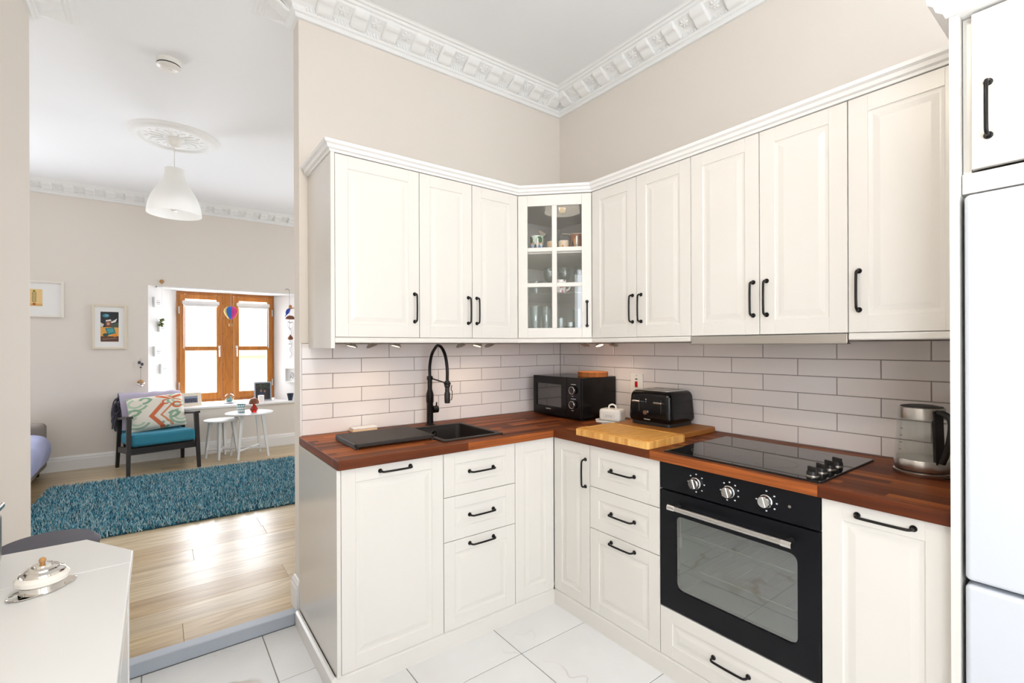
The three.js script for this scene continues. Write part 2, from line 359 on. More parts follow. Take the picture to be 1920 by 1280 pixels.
{ // thick window wall with splayed reveals
  const s = rectXY(-5.5, 1.5, 0, CEIL); s.holes.push(rectXY(-2.383, -0.725, 0.63, 2.075, 0, true)); s.holes.push(rectXY(-4.68, -3.62, 0.63, 2.075, 0, true));
  const wedge = (pts) => { const q = new THREE.Shape(pts.map(([x, z]) => new THREE.Vector2(x, -z))); return slab(q, 0.63, 2.075); };
  const o = struct('wall_window', boxUV(extr(s, 0.47).translate(0, 0, WZ - 0.47)), M.wall_paint);
  part('reveal', wedge([[-2.383, WZ], [-2.108, -4.76], [-2.108, -4.86], [-2.383, -4.86]]), M.plaster_white, o);
  part('reveal', wedge([[-0.725, WZ], [-1.0, -4.76], [-1.0, -4.86], [-0.725, -4.86]]), M.plaster_white, o);
  part('window_sill', rb(-2.44, -0.68, 0.605, 0.632, -4.76, WZ + 0.03, 0.006), M.trim_white, o);
  part('window_head', bx(-2.3, -0.8, 2.06, 2.075, -4.86, WZ - 0.005), M.plaster_white, o);
  const w = new THREE.Group(); w.name = 'window_3'; w.userData.kind = 'structure'; scene.add(w);
  part('window_frame', [bx(-4.68, -4.62, 0.63, 2.075, -4.8, -4.74), bx(-3.68, -3.62, 0.63, 2.075, -4.8, -4.74), bx(-4.62, -3.68, 0.63, 0.7, -4.8, -4.74), bx(-4.62, -3.68, 2.0, 2.075, -4.8, -4.74), bx(-4.19, -4.11, 0.7, 2.0, -4.8, -4.74)], M.pine_frame, w);
  part('pane', bx(-4.62, -3.68, 0.7, 2.0, -4.771, -4.768), M.clear_glass, w);
}
{ // pine casement window: fixed frame, centre post, two sashes of two panes
  const w = new THREE.Group(); w.name = 'window_1'; w.userData.kind = 'structure'; w.position.set(-1.554, 0.652, -4.76); scene.add(w);
  const H = 1.408, W = 0.554;
  part('window_frame', [rb(-W, -W + 0.03, 0, H, -0.05, 0.0), rb(W - 0.03, W, 0, H, -0.05, 0.0), rb(-W + 0.03, W - 0.03, 0, 0.03, -0.05, 0.0), rb(-W + 0.03, W - 0.03, H - 0.03, H, -0.05, 0.0)], M.pine_frame, w);
  part('centre_post', rb(-0.065, 0.065, 0.03, H - 0.03, -0.05, 0.004), M.pine_frame, w);
  for (const s of [-1, 1]) {
    const x0 = s < 0 ? -W + 0.03 : 0.067, x1 = s < 0 ? -0.067 : W - 0.03, y0 = 0.032, y1 = H - 0.032, t = 0.062;
    const sash = part('sash', [rb(x0, x0 + t, y0, y1, -0.03, 0.022, 0.006), rb(x1 - t, x1, y0, y1, -0.03, 0.022, 0.006), rb(x0 + t, x1 - t, y0, y0 + 0.085, -0.03, 0.022, 0.006), rb(x0 + t, x1 - t, y1 - t, y1, -0.03, 0.022, 0.006), rb(x0 + t, x1 - t, 0.66, 0.715, -0.03, 0.018, 0.006)], M.pine_frame, w);
    part('pane', bx(x0 + t, x1 - t, y0 + 0.085, 0.66, -0.008, -0.005), M.clear_glass, sash);
    part('pane', bx(x0 + t, x1 - t, 0.715, y1 - t, -0.008, -0.005), M.clear_glass, sash);
    const hx = s < 0 ? x1 - 0.03 : x0 + 0.03;
    part('handle', [rb(hx - 0.012, hx + 0.012, 0.655, 0.725, 0.022, 0.03), tube([V(hx, 0.7, 0.03), V(hx, 0.7, 0.06), V(hx, 0.68, 0.068), V(hx, 0.58, 0.068)], 0.008)], M.chrome, sash);
    const gx = s < 0 ? x0 - 0.004 : x1 + 0.004;
    for (const y of [0.22, 1.17]) part('hinge', cyl(0.009, 0.009, 0.09, 12).translate(gx, y, 0.026), M.steel, sash);
    const blind = part('roller_blind', [rb(x0 + 0.03, x1 - 0.03, y1 - 0.13, y1 - 0.085, 0.023, 0.06, 0.01), rb(x0 + 0.05, x1 - 0.05, y1 - 0.155, y1 - 0.13, 0.035, 0.05, 0.004)], M.trim_white, sash);
    const cx = s < 0 ? x0 + 0.045 : x1 - 0.045;
    part('side_guide', rb(cx - 0.006, cx + 0.006, 0.69, y1 - 0.13, 0.023, 0.032, 0.003), M.trim_white, sash);
  }
}
// ---- plaster cornice round both rooms
const PROFILE = [[0, -0.118], [0.016, -0.118], [0.02, -0.108], [0.02, -0.1], [0.03, -0.096], [0.036, -0.086], [0.036, -0.07], [0.052, -0.058], [0.118, -0.032], [0.122, -0.022], [0.134, -0.02], [0.14, -0.01], [0.152, -0.01], [0.158, -0.003], [0.166, 0]];
{
  const loop = [[1.5, -0.11], [END, -0.11], [END, 0], [0, 0], [0, 4.1], [LW, 4.1], [LW, -0.78], [LW - 0.125, -0.78], [LW - 0.125, 0.3], [-5.5, 0.3], [-5.5, WZ], [1.5, WZ]];
  const o = struct('trim_cornice', sweep(PROFILE.map(([a, y]) => [a, CEIL + y]), loop, true), M.plaster_white);
  const q = new THREE.Shape(); q.moveTo(0.03, -0.084); q.bezierCurveTo(0.066, -0.094, 0.072, -0.062, 0.094, -0.058); q.bezierCurveTo(0.114, -0.056, 0.126, -0.042, 0.124, -0.018); q.lineTo(0.03, -0.03); q.closePath();
  const block = extr(q, 0.084, 0.012, 4).translate(0, 0, -0.042).rotateY(-PI / 2);   // out along +z, width along x
  const petals = [];
  for (let k = 0; k < 6; k++) petals.push(new THREE.SphereGeometry(0.011, 8, 6).scale(1.2, 0.5, 0.8).translate(0.015, 0, 0).rotateY(k * PI / 3));
  petals.push(new THREE.SphereGeometry(0.009, 8, 6).scale(1, 0.8, 1));
  const rose = merge(petals).rotateX(-0.38).translate(0, -0.046, 0.086);
  const bead = new THREE.BoxGeometry(0.008, 0.018, 0.008).rotateZ(0.35).translate(0, -0.078, 0.037);
  const run = (p, q2, from = 0.1) => {
    const l = Math.hypot(q2[0] - p[0], q2[1] - p[1]), d = [(q2[0] - p[0]) / l, (q2[1] - p[1]) / l], turn = Math.atan2(-d[1], d[0]), beads = [];
    for (let s = from; s < l - 0.03; s += 0.168) {
      for (const [g, n, k] of [[block, 'modillion', 0], [rose, 'rosette', 0.084]]) {
        if (s + k > l - 0.05) continue;
        const m = part(n, g, M.plaster_white, o); m.position.set(p[0] + d[0] * (s + k), CEIL, p[1] + d[1] * (s + k)); m.rotation.y = turn;
      }
    }
    for (let s = 0.03; s < l - 0.02; s += 0.0168) beads.push(bead.clone().rotateY(turn).translate(p[0] + d[0] * s, CEIL, p[1] + d[1] * s));
    const b = part('bead_moulding', beads, M.plaster_white, o); b.userData.kind = 'stuff';
  };
  run([END, 0], [0, 0], 0.11); run([0, 0], [0, 2.6], 0.13); run([-0.9, -0.11], [END, -0.11], 0.06); run([LW, 1.2], [LW, -0.78], 0.06); run([-3.6, WZ], [-0.5, WZ].reverse().reverse(), 0.05);
  run([END, -0.11], [END, 0], 0.055); run([LW, -0.78], [LW - 0.125, -0.78], 0.06);
}
// ---- skirting boards
const SKIRT = [[0, 0], [0.018, 0], [0.018, 0.11], [0.014, 0.12], [0.014, 0.132], [0.009, 0.142], [0.006, 0.15], [0, 0.152]];
struct('baseboard_living', sweep(SKIRT.map(([a, y]) => [a, LF + y]), [[LW - 0.125, 0.3], [-5.5, 0.3], [-5.5, WZ], [1.5, WZ], [1.5, -0.11], [END, -0.11], [END, -0.004]], false), M.trim_white);
struct('baseboard_left', sweep(SKIRT.map(([a, y]) => [a, LF + y]), [[LW, -0.06], [LW, -0.78], [LW - 0.125, -0.78], [LW - 0.125, 0.28]], false), M.trim_white);
// ---- backsplash: running bond of bevelled tiles
{
  const rowH = 0.0759, g0 = new Map(), mats = [M.wall_tile, M.wall_tile, M.wall_tile_warm, M.wall_tile_cool];
  const lay = (wall, from, to, odd, even, pitch, put) => {
    for (let r = 0; r < 6; r++) {
      let x = r % 2 ? even : odd; while (x > from) x -= pitch;
      for (; x < to; x += pitch) {
        const x0 = Math.max(x, from), x1 = Math.min(x + pitch, to); if (x1 - x0 < 0.012) continue;
        const key = (x1 - x0).toFixed(3); if (!g0.has(key)) g0.set(key, loops(x1 - x0 - 0.003, rowH - 0.003, [[0, 0], [0, 0.0075], [0.0016, 0.009]]));
        put(part('tile', g0.get(key), mats[Math.floor(rnd(0, 4))], wall), x0 + 0.0015, 0.919 + r * rowH + 0.0015, rnd(-0.0004, 0.0003));
      }
    }
  };
  part('grout', bx(-1.73, 0, 0.9, 1.376, 0, 0.0068), M.grout, wallBack);
  lay(wallBack, -1.73, -0.009, -1.13, -1.278, 0.302, (t, x, y, d) => t.position.set(x, y, d));
  part('grout', bx(-0.0068, 0, 0.9, 1.376, 0.0068, 2.19), M.grout, wallRight);
  lay(wallRight, 0.009, 2.19, 1.26, 1.108, 0.304, (t, x, y, d) => { t.position.set(-d, y, x); t.rotation.y = -PI / 2; });
  const edge = part('tile_edge_trim', bx(-1.735, -1.73, 0.919, 1.376, 0, 0.0095), M.trim_white, wallBack);
}
// ---- the street outside
struct('ground_street', bx(-30, 25, -1.2, -1.0, -40, -4.9), M.asphalt);
{
  const b = thing('terraced_building', 'pale building with ochre shopfront seen across the street through the window', 'building', [-1, -1, -13]);
  part('wall', bx(-9, 12, 0, 4.6, -3, 0), M.facade_white, b);
  for (const [x, y] of [[-6, 3], [-2.6, 3], [0.9, 3], [4.4, 3], [8, 3]]) {
    const f = part('window', [bx(x - 0.55, x + 0.55, y - 0.7, y + 0.7, 0, 0.06)], M.trim_white, b);
    for (const k of [-1, 1]) for (const j of [-1, 1]) part('pane', bx(x + k * 0.26 - 0.2, x + k * 0.26 + 0.2, y + j * 0.33 - 0.28, y + j * 0.33 + 0.28, 0.06, 0.07), M.facade_glass, f);
  }
  const s = part('shopfront', [bx(0.2, 4.6, 0, 2.1, 0, 0.12), bx(0, 4.8, 2.1, 2.35, 0, 0.25)], M.facade_ochre, b);
  for (const x of [0.5, 1.9, 3.3]) part('pane', bx(x, x + 1.1, 0.6, 1.9, 0.12, 0.13), M.facade_glass, s);
}

// ---------------------------------------------------------------- fitted kitchen
// Each unit is built along local x with the room at +z; on the hob wall the unit is turned so that x runs along world z.
const place = (side, u, y = 0) => (side === 'A' ? [[u, y, 0], 0] : [[0, y, u], -PI / 2]);
const unit = (side, u, y, name, label, category, group) => { const [p, t] = place(side, u, y); return thing(name, label, category, p, t, group); };
function handleGeo(L) {
  const h = L / 2;
  return merge([tube([V(-h, 0, 0.003), V(-h, 0, 0.016), V(-h + 0.004, 0, 0.024), V(-h + 0.014, 0, 0.028), V(0, 0, 0.0295), V(h - 0.014, 0, 0.028), V(h - 0.004, 0, 0.024), V(h, 0, 0.016), V(h, 0, 0.003)], 0.0044, 40, 8),
    ...[-h, h].map((x) => lathe([[0, 0.006], [0.0065, 0.006], [0.009, 0.003], [0.0092, 0], [0, 0]], 16).rotateX(PI / 2).translate(x, 0, 0))]);
}
const HANDLE = handleGeo(0.132), HANDLE_V = HANDLE.clone().rotateZ(PI / 2);
function doorGeo(w, h, f = 0.056, t = 0.018) {   // framed front with a sunk moulding and raised field, facing +z from z = -t to 0
  const fy = Math.min(f, h * 0.27), b = [[0, -t], [0, -0.0012], [0.0012, 0]];
  const strip = (x, y, sw, sh) => loops(sw, sh, [[0, -t], [0, -0.0008], [0.0008, 0]], true).translate(x, y, 0);
  const field = loops(w - 2 * f, h - 2 * fy, [[0, -0.002], [0.003, -0.0038], [0.01, -0.0044], [0.014, -0.0044], [0.032, -0.0016], [0.034, -0.0014]]).translate(f, fy, 0);
  return merge([strip(0, 0, f, h), strip(w - f, 0, f, h), strip(f, 0, w - 2 * f, fy), strip(f, h - fy, w - 2 * f, fy), field]);
}
const doorCache = new Map();
function front(parent, name, x, y, w, h, zFront, handle) {   // handle: [dx, dy, vertical] from the front's lower corner
  const k = w.toFixed(3) + h.toFixed(3); if (!doorCache.has(k)) doorCache.set(k, doorGeo(w - 0.003, h - 0.003));
  const d = part(name, doorCache.get(k), M.cabinet, parent); d.position.set(x + 0.0015, y + 0.0015, zFront);
  if (handle) { const m = part('handle', handle[2] ? HANDLE_V : HANDLE, M.black_metal, d); m.position.set(handle[0], handle[1], 0); m.userData.label = 'black bow handle'; }
  return d;
}
function carcass(w, h, d, z0 = 0.005, t = 0.016, top = true) {
  const l = [bx(0, t, 0, h, z0, d), bx(w - t, w, 0, h, z0, d), bx(t, w - t, 0, t, z0, d), bx(t, w - t, t, h - t, z0, z0 + 0.006)];
  if (top) l.push(bx(t, w - t, h - t, h, z0, d)); else l.push(bx(t, w - t, h - t, h, d - 0.08, d));
  return l;
}
const feet = (w, d) => [[0.05, 0.08], [w - 0.05, 0.08], [0.05, d - 0.1], [w - 0.05, d - 0.1]].map(([x, z]) => cyl(0.018, 0.022, 0.08, 12).translate(x, -0.04, z));
const BF = 0.62, BH = 0.80, BY = 0.08, UF = 0.39, UY = 1.40, UH = 0.80;
function base(side, u, w, label, fronts) {
  const o = unit(side, u, BY, 'base_cabinet', label, 'cabinet', 'base cabinets');
  part('body', carcass(w, BH, BF - 0.02, 0.005, 0.016, false), M.cabinet_inside, o);
  feet(w, BF).forEach((g) => part('foot', g, M.black_matt, o));
  for (const [n, y, h, hd] of fronts) front(o, n, 0, y, w, h, BF, hd);
  return o;
}
// sink run, from the end panel to the corner
base('A', -1.728, 0.45, 'narrow base cabinet with one tall door and a bar handle, below the black drainer board', [['door', 0, BH, [0.2235, 0.77]]]);
const drawers = (w) => [['drawer', 0, 0.4, [w / 2, 0.368]], ['drawer', 0.4, 0.2, [w / 2, 0.1]], ['drawer', 0.6, 0.2, [w / 2, 0.1]]];
base('A', -1.278, 0.40, 'three-drawer base cabinet under the black sink', drawers(0.4));
{ // L-shaped corner cabinet, one front on each run
  const o = thing('corner_base_cabinet', 'corner base cabinet with two narrow doors meeting at the inside corner', 'cabinet', [0, BY, 0], 0, 'base cabinets');
  part('body', [bx(-0.878, -0.862, 0, BH, 0.005, 0.6), bx(-0.862, -0.005, 0, 0.016, 0.005, 0.6), bx(-0.6, -0.005, 0, 0.016, 0.6, 0.876), bx(-0.6, -0.005, 0.016, BH, 0.862, 0.876), bx(-0.862, -0.012, 0.016, BH, 0.005, 0.011), bx(-0.012, -0.006, 0.016, BH, 0.011, 0.862)], M.cabinet_inside, o);
  for (const [x, z] of [[-0.8, 0.1], [-0.8, 0.5], [-0.1, 0.1], [-0.1, 0.8], [-0.5, 0.8]]) part('foot', cyl(0.018, 0.022, 0.08, 12).translate(x, -0.04, z), M.black_matt, o);
  front(o, 'door', -0.878, 0, 0.257, BH, BF);
  const d = part('door', doorGeo(0.257 - 0.003, BH - 0.003), M.cabinet, o); d.position.set(-BF, 0.0015, 0.6225); d.rotation.y = -PI / 2;
  const h = part('handle', HANDLE_V, M.black_metal, d); h.position.set(0.228, 0.655, 0); h.userData.label = 'black bow handle';
}
base('B', 0.879, 0.40, 'three-drawer base cabinet between the corner doors and the oven', drawers(0.4));
{ // oven housing with a drawer under the oven
  const o = unit('B', 1.279, BY, 'oven_housing', 'white oven housing with a single drawer below the oven', 'cabinet', 'base cabinets');
  part('body', [bx(0, 0.016, 0, BH, 0.005, 0.6), bx(0.584, 0.6, 0, BH, 0.005, 0.6), bx(0.016, 0.584, 0, 0.016, 0.005, 0.6), bx(0.016, 0.584, 0.184, 0.2, 0.005, 0.598)], M.cabinet_inside, o);
  feet(0.6, BF).forEach((g) => part('foot', g, M.black_matt, o));
  front(o, 'drawer', 0, 0, 0.6, 0.2, BF, [0.3, 0.1]);
}
base('B', 1.879, 0.31, 'narrow base cabinet with one tall door, between the oven and the fridge panel', [['door', 0, BH, [0.16, 0.768]]]);
// plinths and the end panel
solo('plinth', 'white plinth board running under the sink cabinets', 'plinth', [sweep([[0, 0], [0.016, 0], [0.016, 0.07], [0.008, 0.078], [0, 0.078]], [[-1.748, 0.02], [-1.748, 0.606], [-0.622, 0.606]], false, -1)], M.cabinet);
solo('plinth', 'white plinth board running under the oven cabinets', 'plinth', [sweep([[0, 0], [0.016, 0], [0.016, 0.07], [0.008, 0.078], [0, 0.078]], [[-0.606, 0.62], [-0.606, 2.188]], false, -1)], M.cabinet);
{
  const o = thing('end_panel', 'glossy end panel closing the open end of the sink cabinets', 'panel', [-1.744, 0.078, 0]);
  part('board', bx(0, 0.0145, 0, 0.801, 0.012, 0.622), M.gloss_panel, o); part('front_edge', rb(-0.0004, 0.0148, 0, 0.801, 0.6221, 0.6235, 0.0005), M.cabinet, o);
}
// worktops
{
  const s = rect(-1.742, -0.0095, 0.0095, 0.638); s.holes.push(rect(-1.238, -0.922, 0.162, 0.558, 0.02, true));
  solo('worktop', 'walnut block worktop with the sink set into it', 'worktop', slab(s, 0.881, 0.918, 0.002), M.walnut);
  const o = solo('worktop', 'walnut block worktop under the hob and kettle', 'worktop', slab(rect(0.6395, 2.189, 0.0095, 0.638), 0.881, 0.918, 0.002), M.walnut);
  o.rotation.y = -PI / 2; 
}
// wall units
function wallUnit(side, u, w, label, doors, y = UY, h = UH) {
  const o = unit(side, u, y, 'wall_cabinet', label, 'cabinet', 'wall cabinets');
  part('body', carcass(w, h, UF - 0.02), M.cabinet, o);
  let x = 0; for (const [dw, hd] of doors) { front(o, 'door', x, 0, dw, h, UF, hd); x += dw; }
  return o;
}
const lowHandle = (x) => [x, 0.142, true];
wallUnit('A', -1.68, 0.40, 'single-door wall cabinet at the open end above the drainer board', [[0.4, lowHandle(0.373)]]);
wallUnit('A', -1.28, 0.60, 'double-door wall cabinet above the sink tap', [[0.3, lowHandle(0.274)], [0.3, lowHandle(0.026)]]);
wallUnit('B', 0.68, 0.60, 'double-door wall cabinet above the toaster', [[0.3, lowHandle(0.274)], [0.3, lowHandle(0.026)]]);
wallUnit('B', 1.28, 0.60, 'double-door wall cabinet with the cooker hood beneath it', [[0.3, lowHandle(0.274)], [0.3, lowHandle(0.026)]]);
wallUnit('B', 1.88, 0.31, 'single-door wall cabinet above the kettle beside the fridge panel', [[0.31, lowHandle(0.03)]]);
{
  const o = thing('wall_cabinet_end_panel', 'white side panel on the open end of the wall cabinets', 'panel', [-1.6965, 1.352, 0]);
  part('board', bx(0, 0.015, 0, 0.85, 0.004, 0.388), M.gloss_panel, o); part('front_edge', bx(-0.0003, 0.0155, 0, 0.85, 0.388, 0.392), M.cabinet, o);
}
// diagonal glazed corner cabinet
{
  const o = thing('glazed_corner_cabinet', 'diagonal corner wall cabinet with a six-pane glass door', 'cabinet', [0, UY, 0], 0, 'wall cabinets');
  const s = new THREE.Shape([[-0.679, 0.005], [-0.005, 0.005], [-0.005, 0.679], [-0.376, 0.679], [-0.679, 0.376]].map(([x, z]) => new THREE.Vector2(x, -z)));
  const inner = new THREE.Shape([[-0.66, 0.014], [-0.014, 0.014], [-0.014, 0.66], [-0.372, 0.66], [-0.66, 0.372]].map(([x, z]) => new THREE.Vector2(x, -z)));
  part('body', [slab(s, 0, 0.018), slab(s, 0.782, 0.8), bx(-0.679, -0.663, 0.018, 0.782, 0.012, 0.376), bx(-0.376, -0.012, 0.018, 0.782, 0.663, 0.679), bx(-0.663, -0.012, 0.018, 0.782, 0.005, 0.012), bx(-0.012, -0.005, 0.018, 0.782, 0.012, 0.663)], M.cabinet_inside, o);
  part('shelf', slab(inner, 0.476, 0.492), M.cabinet_inside, o);
  part('glass_shelf', slab(inner, 0.252, 0.258), M.cup_glass, o);
  const W = 0.4115, st = 0.056, F = 0.016;
  const d = new THREE.Group(); d.name = 'door'; d.position.set(-0.6805, 0, 0.3895); d.rotation.y = PI / 4 - PI / 2; 
  // the door runs from the end of the sink run to the start of the hob run
  d.rotation.y = -PI / 4; o.add(d);
  const strip = (x0, x1, y0, y1, z1 = 0) => loops(x1 - x0, y1 - y0, [[0, -F], [0, -0.0015], [0.0015, 0]], true).translate(x0, y0, z1);
  part('door_frame', [strip(0.003, st, 0.003, 0.797), strip(W - st, W - 0.003, 0.003, 0.797), strip(st, W - st, 0.003, 0.058), strip(st, W - st, 0.737, 0.797), strip(W / 2 - 0.0135, W / 2 + 0.0135, 0.058, 0.737, -0.001), strip(st, W / 2 - 0.0135, 0.286, 0.309, -0.001), strip(W / 2 + 0.0135, W - st, 0.286, 0.309, -0.001), strip(st, W / 2 - 0.0135, 0.483, 0.506, -0.001), strip(W / 2 + 0.0135, W - st, 0.483, 0.506, -0.001)], M.cabinet, d);
  for (const [x0, x1] of [[st, W / 2 - 0.0135], [W / 2 + 0.0135, W - st]]) for (const [y0, y1] of [[0.058, 0.286], [0.309, 0.483], [0.506, 0.737]]) part('pane', new THREE.PlaneGeometry(x1 - x0, y1 - y0).translate((x0 + x1) / 2, (y0 + y1) / 2, -0.009), M.cabinet_glass, d);
  const h = part('handle', HANDLE_V, M.black_metal, d); h.position.set(W - 0.028, 0.135, 0);
}
// crown and light rail along the wall units
{
  const path = [[-1.6975, 0.004], [-1.6975, 0.392], [-0.679, 0.392], [-0.392, 0.679], [-0.392, 2.189]];
  const crown = [[-0.06, 2.2012], [0.004, 2.2012], [0.006, 2.21], [0.016, 2.214], [0.02, 2.226], [0.03, 2.232], [0.032, 2.244], [-0.06, 2.244]];
  solo('crown_moulding', 'stepped white crown moulding along the top of the wall cabinets', 'moulding', sweep(crown, path, false, -1), M.trim_white);
  const rail = [[-0.018, 1.3755], [-0.001, 1.3755], [0.002, 1.379], [0.002, 1.394], [-0.002, 1.3992], [-0.018, 1.3992]];
  solo('light_rail', 'white light rail below the cabinets from the end panel to the cooker hood', 'moulding', sweep(rail, [[-1.68, 0.39], [-0.68, 0.39], [-0.39, 0.68], [-0.39, 1.278]], false, -1), M.cabinet);
  solo('light_rail', 'short white light rail below the wall cabinet above the kettle', 'moulding', sweep(rail, [[-0.39, 1.882], [-0.39, 2.189]], false, -1), M.cabinet);
}
{ // slim cooker hood
  const o = unit('B', 1.282, 1.362, 'cooker_hood', 'slim stainless steel cooker hood under the double wall cabinet', 'cooker hood');
  part('body', rb(0.01, 0.586, 0.012, 0.037, 0.02, 0.37, 0.003), M.steel_dull, o);
  part('front_strip', rb(0, 0.596, 0.002, 0.036, 0.37, 0.392, 0.002), M.steel, o);
  part('grease_filter', rb(0.12, 0.476, 0.0, 0.012, 0.06, 0.34, 0.003), M.steel_dull, o);
  part('lip', rb(0, 0.596, 0, 0.004, 0.36, 0.398, 0.0015), M.steel_dull, o);
}
{ // tall panel, fridge, cabinet above it
  const o = thing('tall_end_panel', 'tall white panel standing between the worktop and the fridge', 'panel', [-0.66, 0, 2.191]);
  part('board', bx(0, 0.655, 0, 2.2, 0, 0.018), M.cabinet, o);
  const c = unit('B', 2.2105, 1.745, 'fridge_top_cabinet', 'white cabinet with one handle fixed above the fridge', 'cabinet');
  part('body', [...carcass(0.6, 0.453, 0.62)], M.cabinet, c);
  part('rail', bx(0.0005, 0.5995, 0.0, 0.05, 0.62, 0.634), M.cabinet, c);
  front(c, 'door', 0.018, 0.056, 0.578, 0.395, 0.642, [0.03, 0.142, true]);
  solo('crown_moulding', 'white crown moulding over the fridge cabinet and tall panel', 'moulding', sweep([[-0.05, 2.2005], [0.004, 2.2005], [0.008, 2.212], [0.02, 2.218], [0.024, 2.232], [0.034, 2.238], [0.036, 2.25], [-0.05, 2.25]], [[-0.43, 2.189], [-0.66, 2.189], [-0.66, 2.82]], false, -1), M.trim_white);
  const f = unit('B', 2.2165, 0, 'fridge_freezer', 'tall white fridge freezer beside the white panel', 'fridge');
  part('body', rb(0.004, 0.576, 0.02, 1.735, 0.03, 0.58, 0.006), M.fridge_white, f);
  for (const x of [0.05, 0.53]) for (const z of [0.08, 0.52]) part('foot', cyl(0.018, 0.018, 0.02, 12).translate(x, 0.01, z), M.black_matt, f);
  part('fridge_door', rb(0, 0.58, 0.762, 1.738, 0.586, 0.656, 0.012, 3), M.fridge_white, f);
  part('freezer_door', rb(0, 0.58, 0.03, 0.752, 0.586, 0.656, 0.012, 3), M.fridge_white, f);
}

// ---------------------------------------------------------------- sink, tap, appliances
{
  const o = thing('sink', 'black composite sink bowl set into the walnut worktop', 'sink', [-1.08, 0.7, 0.36]);
  const X = 0.17, Z = 0.21, x = 0.145, z = 0.185, T = 0.2185;
  const rim = rect(-X, X, -Z, Z, 0.015); rim.holes.push(rect(-x, x, -z, z, 0.03, true));
  part('rim', slab(rim, T, T + 0.007, 0.002), M.black_composite, o);
  const w = rect(-x - 0.008, x + 0.008, -z - 0.008, z + 0.008, 0.03); w.holes.push(rect(-x, x, -z, z, 0.03, true));
  part('bowl', [slab(w, 0.03, T), slab(rect(-x - 0.008, x + 0.008, -z - 0.008, z + 0.008, 0.03), 0.02, 0.03)], M.black_composite, o);
  part('overflow', [lathe([[0, 0.003], [0.006, 0.003], [0.007, 0.005], [0.016, 0.005], [0.019, 0.001], [0.019, 0]], 24)].map((g) => g.rotateX(PI / 2).translate(-0.015, 0.183, -z)), M.chrome, o);
  part('drain', lathe([[0, 0.001], [0.02, 0.001], [0.024, 0.004], [0.04, 0.003], [0.042, 0]], 24).translate(0.02, 0.03, 0), M.chrome, o);
}
{
  const o = thing('drainer_board', 'black drainer board lying beside the sink bowl', 'drainer', [-1.435, 0.918, 0.335]);
  const s = rect(-0.19, 0.185, -0.145, 0.15, 0.02);
  part('board', slab(s, 0.008, 0.026, 0.004), M.black_composite, o);
  part('rim', [rb(-0.188, -0.175, 0, 0.01, -0.14, 0.145), rb(0.17, 0.183, 0, 0.01, -0.14, 0.145), rb(-0.175, 0.17, 0, 0.01, -0.143, -0.13)], M.black_composite, o);
}
{
  const o = thing('kitchen_tap', 'tall black kitchen tap with an arched pull-down hose behind the sink', 'tap', [-1.07, 0.918, 0.082]);
  part('column', lathe([[0, 0], [0.027, 0], [0.027, 0.004], [0.019, 0.008], [0.018, 0.12], [0.021, 0.13], [0.021, 0.17], [0.013, 0.2], [0.013, 0.272], [0.010, 0.275], [0, 0.275]], 24), M.black_metal, o);
  part('hose', tube([V(0, 0.27, 0), V(0, 0.33, 0), V(0, 0.395, 0.025), V(0, 0.437, 0.075), V(0, 0.444, 0.105), V(0, 0.43, 0.145), V(0, 0.385, 0.182), V(0, 0.32, 0.2), V(0, 0.255, 0.2)], 0.0085, 48, 12), M.black_metal, o);
  const h = part('spray_head', lathe([[0, 0.14], [0.013, 0.14], [0.015, 0.145], [0.0155, 0.19], [0.012, 0.2], [0.0125, 0.225], [0.016, 0.228], [0.016, 0.25], [0.011, 0.258], [0, 0.258]], 20).translate(0, 0, 0.2), M.black_matt, o);
  part('trigger', tube([V(0.016, 0.155, 0.205), V(0.022, 0.16, 0.208), V(0.024, 0.2, 0.21), V(0.019, 0.21, 0.208), V(0.022, 0.235, 0.21)], 0.0022, 16, 6), M.black_matt, h);
  part('hose_holder', [...poly([V(0, 0.262, 0.01), V(0, 0.245, 0.19)], 0.004), new THREE.TorusGeometry(0.016, 0.004, 8, 20).rotateX(PI / 2).translate(0, 0.243, 0.2), cyl(0.017, 0.017, 0.02, 20).translate(0, 0.262, 0)], M.black_metal, o);
  part('lever', [cyl(0.02, 0.02, 0.03, 20).rotateZ(PI / 2).translate(0.03, 0.085, 0.006), cyl(0.007, 0.006, 0.02, 12).rotateZ(PI / 2).translate(0.012, 0.085, 0.004), ...poly([V(0.036, 0.092, 0.006), V(0.036, 0.125, 0.012)], 0.004)], M.black_metal, o);
}
{
  const o = thing('scrubbing_sponge', 'pale sponge on the worktop against the tiles behind the drainer board', 'sponge', [-1.44, 0.918, 0.06]);
  part('foam', rb(-0.065, 0.065, 0, 0.018, -0.03, 0.03, 0.006), M.ceramic_cream, o); part('scourer', rb(-0.064, 0.064, 0.018, 0.026, -0.029, 0.029, 0.003), M.mat_white, o);
}
